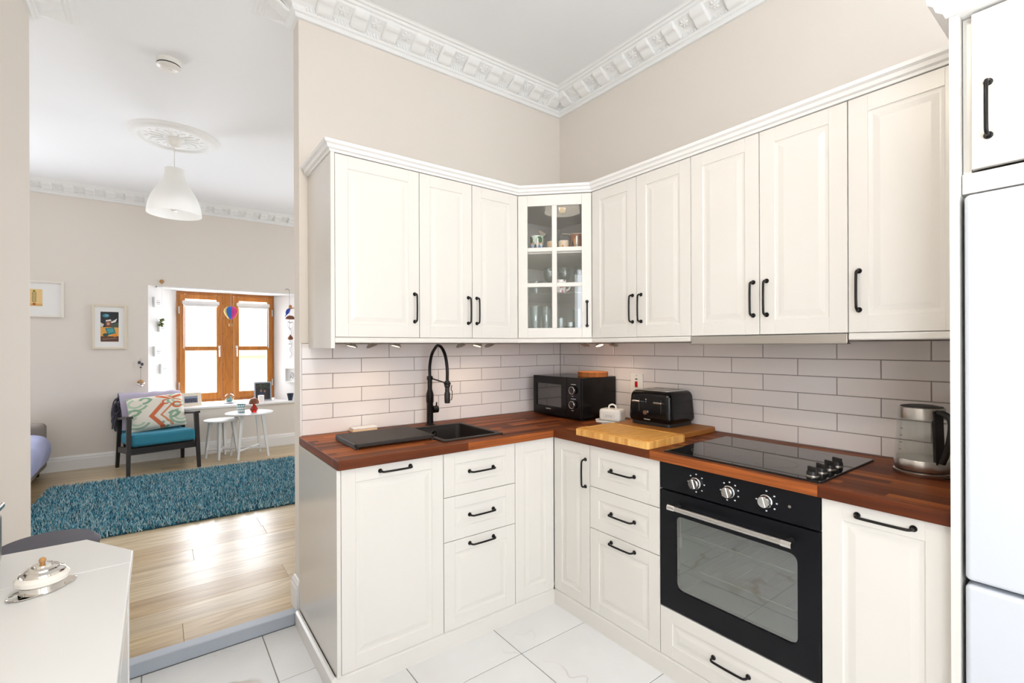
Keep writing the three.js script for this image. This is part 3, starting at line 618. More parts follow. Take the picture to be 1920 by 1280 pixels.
{ // built-in oven
  const o = unit('B', 1.281, 0.283, 'built_in_oven', 'black built-in oven with three steel knobs and a steel bar handle', 'oven');
  o.position.x = 0; const W = 0.596, Fz = BF;
  part('cavity', [bx(0.03, 0.045, 0.03, 0.46, 0.1, 0.585), bx(0.551, 0.566, 0.03, 0.46, 0.1, 0.585), bx(0.045, 0.551, 0.03, 0.045, 0.1, 0.585), bx(0.045, 0.551, 0.445, 0.46, 0.1, 0.585), bx(0.03, 0.566, 0.03, 0.46, 0.09, 0.1)], M.enamel, o);
  part('control_panel', rb(0, W, 0.486, 0.596, 0.585, Fz + 0.002, 0.003), M.oven_black, o);
  for (const y of [0.17, 0.3]) {
    const wires = []; for (let k = 0; k <= 12; k++) wires.push(...poly([V(0.06 + k * 0.04, y, 0.12), V(0.06 + k * 0.04, y, 0.56)], 0.0016, 5));
    wires.push(...poly([V(0.048, y, 0.12), V(0.548, y, 0.12)], 0.003, 6), ...poly([V(0.048, y, 0.56), V(0.548, y, 0.56)], 0.003, 6));
    part('rack', wires, M.chrome, o);
  }
  const s = rectXY(0, W, 0.001, 0.48, 0.003); s.holes.push(rectXY(0.074, 0.528, 0.09, 0.388, 0.03, true));
  const d = part('oven_door', extr(s, 0.03, 0.002).translate(0, 0, Fz - 0.028), M.oven_black, o);
  part('glass_pane', new THREE.ShapeGeometry(rectXY(0.074, 0.528, 0.09, 0.388, 0.03), 8).translate(0, 0, Fz - 0.004), M.oven_glass, d);
  part('handle', [cyl(0.0105, 0.0105, 0.4, 20).rotateZ(PI / 2).translate(0.3, 0.432, Fz + 0.045)], M.steel, d);
  for (const x of [0.0855, 0.5145]) part('handle_end', cyl(0.0125, 0.0125, 0.032, 20).rotateZ(PI / 2).translate(x, 0.432, Fz + 0.045), M.chrome, d);
  for (const x of [0.09, 0.51]) part('handle_post', cyl(0.009, 0.011, 0.04, 14).rotateX(PI / 2).translate(x, 0.432, Fz + 0.02), M.black_matt, d);
  const knob = merge([lathe([[0, 0.026], [0.0185, 0.026], [0.02, 0.024], [0.0205, 0.01], [0.0225, 0.008], [0.0225, 0], [0, 0]], 28).rotateX(PI / 2), rb(-0.004, 0.004, -0.0185, 0.0185, 0.024, 0.029, 0.0018)]);
  const MARK = bx(-0.0028, 0.0028, -0.0022, 0.0022, 0, 0.0004);
  [[0.166, [0, 45, 90, 135, 180, 225, 270, 315]], [0.3, [0, 38, 72, 108, 144, 196, 232, 268, 322]], [0.431, [0, 50, 92, 128, 180, 268]]].forEach(([x, ticks]) => {
    const k = part('knob', knob, M.chrome, o); k.position.set(x, 0.541, Fz + 0.002); k.rotation.z = 0.3;
    ticks.forEach((a) => part('dial_mark', MARK, M.white_mark, o).position.set(x + Math.sin(a * PI / 180) * 0.034, 0.541 + Math.cos(a * PI / 180) * 0.034, Fz + 0.002));
  });
  part('indicator_light', lathe([[0, 0.002], [0.004, 0.002], [0.005, 0], [0, 0]], 16).rotateX(PI / 2).translate(0.505, 0.541, Fz + 0.002), M.steel_dull, o);
}
{ // ceramic hob
  const o = unit('B', 1.293, 0.918, 'ceramic_hob', 'black glass ceramic hob with four front knobs set on the worktop', 'hob');
  const W = 0.582, z0 = 0.12, z1 = 0.612;
  part('glass_top', slab(rect(0, W, z0, z1, 0.008), 0.001, 0.0065, 0.0015), M.black_glass, o);
  part('edge_trim', slab(rect(-0.002, W + 0.002, z0 - 0.002, z1 + 0.002, 0.009), 0, 0.003), M.black_matt, o);
  for (const [x, z, r] of [[0.15, 0.25, 0.075], [0.15, 0.47, 0.095], [0.38, 0.25, 0.095], [0.38, 0.47, 0.075]]) part('cooking_zone', new THREE.RingGeometry(r - 0.0012, r, 48).rotateX(-PI / 2).translate(x, 0.0068, z), M.steel_dull, o);
  [0.555, 0.485, 0.415, 0.345].forEach((z) => {
    const k = part('knob', [lathe([[0, 0.016], [0.016, 0.016], [0.0175, 0.012], [0.018, 0], [0, 0]], 24), rb(-0.017, 0.017, 0.014, 0.03, -0.004, 0.004, 0.002)], M.black_matt, o); k.position.set(0.537, 0.0065, z); k.rotation.y = PI / 2 + 1.2;
    part('collar', lathe([[0.0182, 0.004], [0.0195, 0.002], [0.0195, 0.0], [0.0182, 0]], 24), M.steel_dull, k);
  });
}
{ // microwave facing along the sink worktop
  const o = unit('B', 0.105, 0.918, 'microwave_oven', 'black countertop microwave oven in the worktop corner', 'microwave');
  const W = 0.43, D0 = 0.025, D1 = 0.318, H = 0.252, y0 = 0.01;
  part('body', rb(0.003, W - 0.003, y0, H, D0, D1, 0.004), M.black_gloss, o);
  for (const x of [0.04, W - 0.04]) for (const z of [0.06, 0.28]) part('foot', cyl(0.012, 0.012, y0, 12).translate(x, y0 / 2, z), M.black_matt, o);
  const s = rectXY(0.002, 0.315, y0 + 0.001, H, 0.004); s.holes.push(rectXY(0.035, 0.265, 0.065, 0.205, 0.005, true));
  const d = part('door', extr(s, 0.018, 0.002).translate(0, 0, D1 + 0.0005), M.black_gloss, o);
  part('glass_pane', bx(0.035, 0.265, 0.065, 0.205, D1 + 0.01, D1 + 0.013), M.microwave_glass, d);
  part('brand_mark', bx(0.125, 0.17, 0.046, 0.052, D1 + 0.0185, D1 + 0.019), M.steel, d);
  const cp = part('control_panel', rb(0.316, W - 0.002, y0 + 0.001, H, D1 + 0.0005, D1 + 0.0185, 0.003), M.black_gloss, o);
  for (const y of [0.178, 0.093]) {
    const k = part('dial', [lathe([[0, 0.018], [0.019, 0.018], [0.0215, 0.012], [0.022, 0], [0, 0]], 28).rotateX(PI / 2).translate(0.372, y, D1 + 0.0185)], M.black_matt, cp);
    part('dial_ring', new THREE.TorusGeometry(0.021, 0.0024, 8, 32).translate(0.372, y, D1 + 0.034), M.chrome, cp);
    for (const g of [bx(0.352, 0.392, y + 0.033, y + 0.0355, D1 + 0.0185, D1 + 0.0189), bx(0.356, 0.372, y - 0.036, y - 0.0335, D1 + 0.0185, D1 + 0.0189)]) part('dial_mark', g, M.white_mark, cp);
  }
}
{ // three cork trivets stacked on the microwave
  const g = toCreasedNormals(new THREE.CylinderGeometry(0.093, 0.091, 0.0095, 40), 0.6), c = boxUV(g);
  const base0 = [-0.15, 1.1702, 0.455];
  const a = solo('cork_trivet', 'bottom cork trivet of the stack on the microwave', 'trivet', c, M.cork, [base0[0], base0[1] + 0.0048, base0[2]], 0, 'cork trivets');
  again(a, [base0[0] + 0.002, base0[1] + 0.0146, base0[2]], 'middle cork trivet of the stack on the microwave');
  again(a, [base0[0] - 0.002, base0[1] + 0.0244, base0[2] + 0.002], 'top cork trivet of the stack on the microwave');
}
{
  const o = thing('butter_dish', 'white ceramic butter dish with loop handle beside the toaster', 'butter dish', [-0.205, 0.918, 0.66], -PI / 2 + 0.25);
  part('tray', [slab(rect(-0.085, 0.085, -0.055, 0.055, 0.02), 0, 0.012, 0.004), rb(-0.1, -0.08, 0.006, 0.014, -0.02, 0.02, 0.003)], M.ceramic_white, o);
  const lid = part('lid', slab(rect(-0.066, 0.066, -0.045, 0.045, 0.02), 0.0125, 0.08, 0.014), M.ceramic_white, o);
  part('handle', tube([V(-0.022, 0.076, 0), V(-0.02, 0.094, 0), V(0, 0.103, 0), V(0.02, 0.094, 0), V(0.022, 0.076, 0)], 0.005), M.ceramic_white, lid);
  const t = canvasTex(256, 64, (c, w, h) => { c.fillStyle = '#f0ebe2'; c.fillRect(0, 0, w, h); c.strokeStyle = '#bdb6ac'; c.lineWidth = 4; c.strokeRect(6, 6, w - 12, h - 12); c.fillStyle = '#a49d93'; c.font = 'bold 40px serif'; c.textAlign = 'center'; c.fillText('BUTTER', w / 2, 47); });
  part('name_plate', rb(-0.035, 0.035, 0.032, 0.05, 0.0452, 0.0462, 0.0004), new THREE.MeshPhysicalMaterial({ name: 'butter_plate', roughness: 0.25, map: t }), lid).geometry.attributes.uv.array.forEach((v, i, a) => { a[i] = i % 2 ? (v - 0.032) / 0.018 : (v + 0.035) / 0.07; });
}
{
  const o = thing('spoon_rest', 'small grey ceramic dish in front of the butter dish', 'dish', [-0.305, 0.918, 0.725]);
  part('bowl', lathe([[0, 0.003], [0.03, 0.004], [0.04, 0.012], [0.042, 0.012], [0.034, 0], [0, 0]], 28), M.ceramic_grey, o);
}
{ // cooker switch on the tiles
  const o = unit('B', 0.639, 1.046, 'cooker_switch', 'white cooker switch plate with red rocker on the wall tiles', 'switch');
  part('plate', rb(0, 0.088, 0, 0.146, 0.0094, 0.018, 0.002), M.plastic_white, o);
  part('rocker', rb(0.034, 0.052, 0.066, 0.1, 0.018, 0.0225, 0.0015), M.red_rocker, o);
  part('indicator_light', rb(0.035, 0.051, 0.11, 0.117, 0.018, 0.0195, 0.0005), M.dark_gap, o);
  for (const y of [0.012, 0.134]) part('screw', cyl(0.003, 0.003, 0.002, 12).rotateX(PI / 2).translate(0.044, y, 0.0185), M.steel, o);
}
{ // chopping boards
  const o = thing('chopping_board', 'thick bamboo chopping board with juice groove near the hob', 'chopping board', [-0.64, 0.918, 0.80]);
  const w = 0.275, l = 0.435, t = 0.034;
  const top = rect(0.004, w - 0.004, 0.004, l - 0.004, 0.012); const ring = rect(0.004, w - 0.004, 0.004, l - 0.004, 0.012); ring.holes.push(rect(0.02, w - 0.02, 0.02, l - 0.02, 0.01, true));
  part('body', slab(rect(0, w, 0, l, 0.012), 0, t - 0.003, 0.002), M.bamboo_edge, o);
  part('border', slab(ring, t - 0.0032, t, 0.001), M.bamboo, o);
  part('cutting_face', slab(rect(0.029, w - 0.029, 0.029, l - 0.029, 0.01), t - 0.0032, t, 0.001), M.bamboo, o);
  const b = thing('bread_board', 'darker wooden board with rounded corners lying under the toaster', 'chopping board', [-0.345, 0.918, 0.775]);
  part('body', slab(rect(0, 0.325, 0, 0.415, 0.03), 0, 0.027, 0.005), M.brown_board, b);
}
{ // four-slice toaster
  const o = unit('B', 0.818, 0.9453, 'toaster', 'black four-slice toaster with chrome levers standing on the wooden board', 'toaster');
  const W = 0.268, D0 = 0.035, D1 = 0.268, H = 0.178;
  const g = new RoundedBoxGeometry(W, H - 0.012, D1 - D0, 5, 0.03), p = g.attributes.position;
  for (let i = 0; i < p.count; i++) { const k = 1 - 0.09 * Math.pow((p.getY(i) + H / 2) / H, 1.6); p.setX(i, p.getX(i) * k); p.setZ(i, p.getZ(i) * k); }
  g.computeVertexNormals();
  part('body', toCreasedNormals(g.translate(W / 2, (H + 0.012) / 2, (D0 + D1) / 2), 0.9), M.black_gloss, o);
  part('base', slab(rect(0.012, W - 0.012, D0 + 0.012, D1 - 0.012, 0.03), 0, 0.022), M.black_matt, o);
  const top = rect(0.035, W - 0.035, D0 + 0.032, D1 - 0.032, 0.015); const slots = [];
  for (const x of [0.05, 0.14]) for (const z of [0.083, 0.112, 0.171, 0.2]) { top.holes.push(rect(x, x + 0.078, z, z + 0.018, 0.004, true)); }
  part('top_plate', slab(top, H - 0.002, H + 0.003), M.steel, o);
  part('bread_slots', bx(0.045, W - 0.045, H - 0.001, H - 0.0005, 0.075, 0.225), M.dark_gap, o);
  const fz = D1 - 0.004;
  for (const x of [0.055, 0.19]) {
    part('lever_track', bx(x + 0.02, x + 0.024, 0.04, 0.135, fz - 0.02, fz + 0.0015), M.dark_gap, o);
    part('lever', rb(x - 0.012, x + 0.036, 0.117, 0.126, fz - 0.006, fz + 0.02, 0.003), M.chrome, o);
  }
  part('browning_dial', lathe([[0, 0.016], [0.012, 0.016], [0.0135, 0.013], [0.0135, 0], [0, 0]], 24).rotateX(PI / 2).translate(0.125, 0.068, fz), M.chrome, o);
  for (const y of [0.122, 0.134]) part('button', cyl(0.004, 0.004, 0.006, 14).rotateX(PI / 2).translate(0.122, y, fz), M.chrome, o);
  const t = canvasTex(256, 48, (c, w, h) => { c.fillStyle = '#0c0b0d'; c.fillRect(0, 0, w, h); c.fillStyle = '#d9d7d3'; c.font = 'bold 42px sans-serif'; c.textAlign = 'center'; c.fillText('KENWOOD', w / 2, 40, 250); });
  part('brand_mark', new THREE.PlaneGeometry(0.045, 0.008).translate(0.13, 0.032, D1 + 0.0005), new THREE.MeshPhysicalMaterial({ name: 'toaster_print', roughness: 0.3, map: t }), o);
}
{ // glass kettle
  const o = thing('glass_kettle', 'glass kettle with steel base and black handle on the worktop', 'kettle', [-0.207, 0.918, 2.035], -2.24); o.scale.setScalar(0.94);
  part('power_base', [lathe([[0, 0], [0.079, 0], [0.082, 0.004], [0.082, 0.014], [0.076, 0.019], [0, 0.019]], 40)], M.steel, o);
  part('base_ring', lathe([[0.0795, 0.0205], [0.081, 0.024], [0.0795, 0.056], [0.0785, 0.058], [0, 0.058], [0, 0.0205], [0.0795, 0.0205]], 40), M.steel, o);
  part('base_seam', lathe([[0.0772, 0.0188], [0.0772, 0.0208]], 40), M.black_matt, o);
  part('glass_body', lathe([[0.0785, 0.058], [0.0745, 0.12], [0.069, 0.2], [0.068, 0.205]], 40), M.cup_glass, o);
  part('collar', [lathe([[0.0683, 0.203], [0.0688, 0.206], [0.0655, 0.242], [0.062, 0.244], [0.061, 0.236], [0.0655, 0.203]], 40), bar(V(-0.06, 0.226, 0), V(-0.078, 0.24, 0), 0.02, 0.03, 0.006, 0.02)], M.steel, o);
  part('lid', lathe([[0.0615, 0.24], [0.06, 0.246], [0.04, 0.25], [0, 0.25], [0, 0.24]], 32), M.black_matt, o);
  part('handle', [tube([V(0.062, 0.228, 0), V(0.09, 0.229, 0), V(0.116, 0.215, 0), V(0.121, 0.185, 0), V(0.113, 0.135, 0), V(0.1, 0.095, 0), V(0.084, 0.058, 0)], 0.0105, 40, 12), bar(V(0.073, 0.05, 0), V(0.066, 0.235, 0), 0.012, 0.03, 0.012, 0.03)], M.black_matt, o);
  part('level_scale', [0.09, 0.115, 0.14, 0.165].map((y) => bx(-0.006, 0.006, y, y + 0.0015, 0.0765 - (y - 0.09) * 0.07, 0.0772 - (y - 0.09) * 0.07)), M.dark_gap, o);
  part('power_cord', tube([V(0.078, 0.008, -0.01), V(0.11, 0.006, -0.04), V(0.12, 0.006, -0.08), V(0.13, 0.006, -0.1)], 0.0032, 20, 8), M.black_matt, o);
}
// ---------------------------------------------------------------- spotlights under the wall cabinets
{
  const spots = [['A', -1.547], ['A', -1.445], ['A', -1.322], ['A', -0.936], ['A', -0.83], ['A', -0.744], ['B', 0.44], ['B', 0.56], ['B', 0.665]];
  const names = ['first', 'second', 'third', 'fourth', 'fifth', 'sixth', 'seventh', 'eighth', 'ninth'];
  spots.forEach(([side, u], i) => {
    const [p, t] = place(side, u, 1.354);
    const o = thing('cabinet_spotlight', names[i] + ' small steel spotlight under the cabinets, counted from the end panel', 'spotlight', p, t, 'spotlights under the wall cabinets');
    const Z = 0.2, tilt = i % 2 ? 0.35 : -0.25;
    part('bracket', [cyl(0.014, 0.014, 0.006, 16).translate(0, 0.0425, Z), ...poly([V(0, 0.04, Z), V(0, 0.012, Z)], 0.004)], M.steel, o);
    part('housing', lathe([[0.0, 0.02], [0.012, 0.019], [0.024, 0.01], [0.028, 0.003], [0.027, 0.0], [0.024, 0.003], [0, 0.003]], 28).rotateZ(tilt).translate(0, 0.004, Z), M.steel, o);
    part('lamp_lens', lathe([[0, 0.0015], [0.022, 0.0015], [0.022, 0.0028], [0, 0.0028]], 24).rotateZ(tilt).translate(0, 0.004, Z), M.spot_glow, o);
    const l = new THREE.SpotLight(new THREE.Color('#ffe6c8'), 0.06, 0, 1.15, 0.6); l.name = 'cabinet_spotlight_beam'; l.position.set(0, -0.006, Z); l.target.position.set(Math.sin(tilt) * 0.4, -1, Z - 0.1); l.castShadow = true; l.shadow.radius = 1;
    o.add(l); o.add(l.target);
  });
}
// ---------------------------------------------------------------- crockery in the glazed cabinet
{
  const Y0 = UY + 0.0182, Y1 = UY + 0.2582, Y2 = UY + 0.4922;
  const at = (s, d) => { const k = Math.SQRT1_2; return [-0.535 + k * s + k * d, 0, 0.535 + k * s - k * d]; };   // s along the door, d behind it
  const print = (draw) => new THREE.MeshPhysicalMaterial({ name: 'mug_print', roughness: 0.25, map: canvasTex(256, 128, draw) });
  const blobs = (bg, list) => (c, w, h) => { c.fillStyle = bg; c.fillRect(0, 0, w, h); for (const [col, x, y, rx, ry] of list) { c.fillStyle = col; c.beginPath(); c.ellipse(x * w, y * h, rx * w, ry * h, 0, 0, 7); c.fill(); } };
  const family = [], wood = [];
  for (let k = 0; k < 4; k++) { const x = k / 4; family.push(['#3f6b3c', x + 0.06, 0.25, 0.08, 0.22], ['#4a73a8', x + 0.05, 0.85, 0.05, 0.3], ['#b98a70', x + 0.05, 0.5, 0.03, 0.1], ['#a8bfe0', x + 0.15, 0.85, 0.05, 0.3], ['#c9997c', x + 0.15, 0.45, 0.03, 0.1], ['#2c2c30', x + 0.2, 0.8, 0.03, 0.3]); wood.push(['#6b3c1e', x + 0.05, 0.4, 0.05, 0.35], ['#3a2a22', x + 0.14, 0.7, 0.04, 0.3], ['#c08a54', x + 0.2, 0.5, 0.03, 0.25]); }
  function mug(label, s, d, y, r, h, mat, handle = 1, turn = 0) {
    const p = at(s, d), o = thing('mug', label, 'mug', [p[0], y, p[2]], turn);
    const g = new THREE.CylinderGeometry(r, r * 0.96, h, 32, 1, true).translate(0, h / 2, 0); part('body', g, mat, o);
    part('inside', lathe([[0, 0], [r * 0.95, 0], [r * 0.95, 0.002], [r * 0.9, 0.004], [r * 0.92, h - 0.002], [r * 0.97, h + 0.002], [r * 1.0, h - 0.001]], 28), M.ceramic_white, o);
    if (handle) part('handle', tube([V(r * 0.95, h * 0.8, 0), V(r * 1.5, h * 0.75, 0), V(r * 1.6, h * 0.4, 0), V(r * 0.95, h * 0.2, 0)], 0.005, 20, 8), M.ceramic_white, o);
    return o;
  }
  mug('photo mug printed with figures on green in the glazed cabinet', -0.105, 0.085, Y2, 0.038, 0.092, print(blobs('#cfe0d2', family)), 1, -2.2);
  mug('white-rimmed brown photo mug in the glazed cabinet', 0.125, 0.085, Y2, 0.04, 0.095, print(blobs('#8a5a36', wood)), 1, -2.4);
  mug('small cream cup behind the centre glazing bar of the cabinet', -0.018, 0.1, Y2, 0.03, 0.062, M.ceramic_cream, 0);
  mug('small cream cup with an orange motif on the top glazed shelf', 0.048, 0.1, Y2, 0.03, 0.064, print(blobs('#e6d2b4', [['#d98a3a', 0.1, 0.5, 0.03, 0.12], ['#d98a3a', 0.35, 0.5, 0.03, 0.12], ['#7aa0c0', 0.6, 0.5, 0.03, 0.12], ['#d98a3a', 0.85, 0.5, 0.03, 0.12]])), 0);
  { const p = at(0.08, 0.075), o = thing('egg_cup', 'tiny blue cup beside the brown photo mug', 'cup', [p[0], Y2, p[2]]); part('bowl', lathe([[0, 0], [0.01, 0], [0.006, 0.006], [0.012, 0.02], [0.011, 0.02], [0, 0.008]], 20), M.blue_paint, o); }
  { const p = at(-0.02, 0.24), o = thing('glass_jug', 'glass jug with spout at the back of the top glazed shelf', 'jug', [p[0], Y2, p[2]], -0.8); part('body', lathe([[0, 0.002], [0.05, 0.002], [0.062, 0.06], [0.05, 0.13], [0.06, 0.16]], 28), M.cup_glass, o); part('handle', tube([V(0.055, 0.14, 0), V(0.1, 0.13, 0), V(0.1, 0.06, 0), V(0.06, 0.05, 0)], 0.006, 20, 8), M.steel_dull, o); part('spout', bar(V(-0.05, 0.13, 0), V(-0.085, 0.165, 0), 0.03, 0.02, 0.012, 0.01), M.steel_dull, o); }
  const glass = (label, s, d, y, prof, kind = 'drinking_glass') => { const p = at(s, d); return solo(kind, label, 'glass', lathe(prof, 28), M.cup_glass, [p[0], y, p[2]], 0, 'glasses in the glazed cabinet'); };
  const beer = [[0, 0.004], [0.028, 0.004], [0.03, 0], [0.03, 0.02], [0.026, 0.06], [0.034, 0.14], [0.033, 0.17], [0.0315, 0.17], [0.032, 0.14], [0.024, 0.06], [0.026, 0.02], [0, 0.018]];
  const tumbler = [[0, 0], [0.032, 0], [0.036, 0.1], [0.0345, 0.1], [0.03, 0.008], [0, 0.008]], wine = [[0, 0.002], [0.032, 0.002], [0.032, 0], [0.034, 0.003], [0.005, 0.01], [0.004, 0.07], [0.028, 0.09], [0.037, 0.12], [0.032, 0.165], [0.031, 0.165], [0.035, 0.12], [0.026, 0.092], [0, 0.076]];
  glass('tall waisted beer glass nearest the sink-side edge of the glazed door', -0.115, 0.1, Y0, beer);
  glass('second tall waisted beer glass on the bottom glazed shelf', -0.055, 0.14, Y0, beer);
  glass('plain tumbler on the bottom glazed shelf behind the centre bar', 0.03, 0.11, Y0, tumbler);
  glass('tall straight glass beside the handle end of the glazed door', 0.135, 0.13, Y0, [[0, 0], [0.034, 0], [0.037, 0.15], [0.0355, 0.15], [0.032, 0.01], [0, 0.01]]);
  { const p = at(0.085, 0.1), o = thing('patterned_tumbler', 'tumbler with a dark grid pattern on the bottom glazed shelf', 'glass', [p[0], Y0, p[2]]); part('body', lathe([[0, 0], [0.03, 0], [0.033, 0.075], [0.0315, 0.075], [0.028, 0.008], [0, 0.008]], 28), M.cup_glass, o); const l = []; for (let k = 0; k < 12; k++) l.push(bx(-0.0012, 0.0012, 0.008, 0.05, 0.0312, 0.0325).rotateY(k * PI / 6)); for (const y of [0.012, 0.03, 0.048]) l.push(new THREE.TorusGeometry(0.0322, 0.0012, 6, 32).rotateX(PI / 2).translate(0, y, 0)); part('grid_pattern', l, M.dark_gap, o); }
  glass('stemmed wine glass on the middle glazed shelf, red mug in front of it', 0.05, 0.2, Y1, wine, 'wine_glass');
  glass('stemmed wine glass on the middle glazed shelf near the sink side', -0.04, 0.2, Y1, wine, 'wine_glass');
  glass('stemmed wine glass at the handle end of the middle glazed shelf', 0.14, 0.17, Y1, wine, 'wine_glass');
  glass('low tumbler on the middle glazed shelf at the sink-side edge', -0.115, 0.1, Y1, tumbler.map(([r, y]) => [r * 1.1, y * 0.7]));
  mug('white mug with red flower pattern on the middle glazed shelf', 0.03, 0.1, Y1, 0.032, 0.075, print(blobs('#e9e2de', Array.from({ length: 26 }, (_, k) => [k % 3 ? '#b53a48' : '#5b2c3a', hash(k, 1, 1), hash(k, 2, 1), 0.035, 0.08]))), 1, -0.6);
}

// ---------------------------------------------------------------- foreground sideboard and what stands on it
{
  const o = thing('sideboard', 'white sideboard with a cut corner in the near foreground by the wall', 'sideboard', [LW + 0.004, 0, 0.64]);
  const D = 0.44, L = 1.12, H = 0.8;
  const plan = (x, a, b, c) => new THREE.Shape([[0, -a], [x - c, -a], [x, -a - c * 1.6], [x, -b], [0, -b]].map(([p, q]) => new THREE.Vector2(p, q)));
  part('body', slab(plan(D - 0.014, 0.012, L - 0.012, 0.105), 0.06, H - 0.026), M.white_lacquer, o);
  part('plinth', slab(plan(D - 0.04, 0.04, L - 0.03, 0.1), 0, 0.06), M.white_lacquer, o);
  part('top', slab(plan(D, 0, 0.265, 0.11), H - 0.025, H, 0.003), M.white_lacquer, o);
  part('top', slab(rect(0, D, 0.2665, L), H - 0.025, H, 0.003), M.white_lacquer, o);
  for (const [z0, z1] of [[0.2, 0.65], [0.66, 1.1]]) {
    const d = part('door', loops(z1 - z0, 0.66, [[0, -0.004], [0, 0.004], [0.002, 0.006], [0.05, 0.006], [0.056, 0.002], [0.07, 0.002], [0.076, 0.005]]).rotateY(PI / 2), M.white_lacquer, o); d.position.set(D - 0.013, 0.09, z1);
  }
}
{
  const o = thing('lidded_dish', 'white dish with silver lid and brass knob on an oval silver tray', 'dish', [-2.51, 0.8, 0.96], 0.65); o.scale.setScalar(0.88);
  part('tray', lathe([[0, 0.001], [0.06, 0.001], [0.066, 0.005], [0.068, 0.004], [0.062, 0], [0, 0]], 48).scale(1.08, 1, 0.62), M.silver, o);
  const p = part('foot_band', lathe([[0.044, 0.003], [0.045, 0.003], [0.043, 0.018], [0.046, 0.02], [0, 0.02]], 40), M.silver, o);
  part('bowl', lathe([[0.044, 0.02], [0.053, 0.026], [0.054, 0.036], [0.048, 0.044], [0.04, 0.046]], 40), M.ceramic_white, o);
  const l = part('lid', lathe([[0.046, 0.045], [0.044, 0.05], [0.034, 0.055], [0.033, 0.059], [0.022, 0.062], [0.02, 0.067], [0.01, 0.069], [0.006, 0.073], [0, 0.074]], 40), M.silver, o);
  part('knob', new THREE.SphereGeometry(0.0075, 16, 12).translate(0, 0.077, 0), M.wood_light, l);
}
{
  const o = thing('steel_bread_bin', 'brushed steel container at the cropped edge of the sideboard', 'container', [-2.712, 0.8, 0.9]);
  part('body', rb(-0.075, 0.1, 0.012, 0.15, -0.16, 0.06, 0.02, 4), M.steel, o);
  part('lid', [rb(-0.077, 0.103, 0.15, 0.166, -0.163, 0.063, 0.006)], M.chrome, o);
  part('base', rb(-0.07, 0.095, 0, 0.014, -0.155, 0.055, 0.004), M.black_matt, o);
}
{
  const o = thing('round_stool', 'dark grey round padded stool tucked behind the white sideboard', 'stool', [-2.62, 0, 0.10], 0.4);
  part('seat', lathe([[0, 0.59], [0.12, 0.59], [0.145, 0.605], [0.148, 0.635], [0.13, 0.652], [0, 0.655]], 40), M.grey_seat, o);
  for (let k = 0; k < 4; k++) { const a = k * PI / 2 + 0.4; part('leg', bar(V(Math.cos(a) * 0.155, 0, Math.sin(a) * 0.155), V(Math.cos(a) * 0.09, 0.59, Math.sin(a) * 0.09), 0.02, 0.02, 0.03, 0.03), M.dark_wood, o); }
  part('foot_ring', new THREE.TorusGeometry(0.142, 0.007, 8, 32).rotateX(PI / 2).translate(0, 0.22, 0), M.black_matt, o);
}
// ---------------------------------------------------------------- ceiling fittings
function pendant(label, pos, drop, h, r, lit) {   // pos at the ceiling
  const o = thing('pendant_lamp', label, 'lamp', pos, 0, 'white bell pendant lamps');
  part('ceiling_cap', lathe([[0, -0.075], [0.022, -0.074], [0.045, -0.055], [0.056, -0.022], [0.056, 0], [0, 0]], 32), M.plastic_white, o);
  part('cord', cyl(0.0035, 0.0035, drop - 0.07, 8).translate(0, -0.07 - (drop - 0.07) / 2, 0), M.cord_white, o);
  const y = -drop, prof = [[0.36, 0], [0.37, -0.04], [0.39, -0.17], [0.47, -0.29], [0.66, -0.45], [0.82, -0.6], [0.93, -0.76], [0.985, -0.9], [1, -1]];
  const curve = new THREE.SplineCurve(prof.map(([a, b]) => new THREE.Vector2(a * r, y + b * h))).getPoints(28);
  const g = new THREE.LatheGeometry([new THREE.Vector2(0.004, y + 0.001), new THREE.Vector2(prof[0][0] * r * 0.97, y + 0.001), ...curve], 48);
  part('shade', toCreasedNormals(g, 0.8), M.shade_plastic, o);
  part('lamp_holder', cyl(0.018, 0.018, h * 0.7, 16).translate(0, y - h * 0.35 - 0.004, 0), M.plastic_white, o);
  part('bulb', lathe([[0, -0.06], [0.02, -0.055], [0.03, -0.035], [0.028, -0.015], [0.014, 0.01], [0.013, 0.025], [0, 0.025]], 20).translate(0, y - h * 0.78, 0), lit ? M.bulb_glow : M.plastic_white, o);
  if (lit) { const l = new THREE.PointLight(new THREE.Color('#fff3e4'), lit); l.name = 'pendant_bulb_light'; l.position.set(0, y - h * 0.78 - 0.025, 0); l.castShadow = true; l.shadow.radius = 1.5; o.add(l); }
  return o;
}
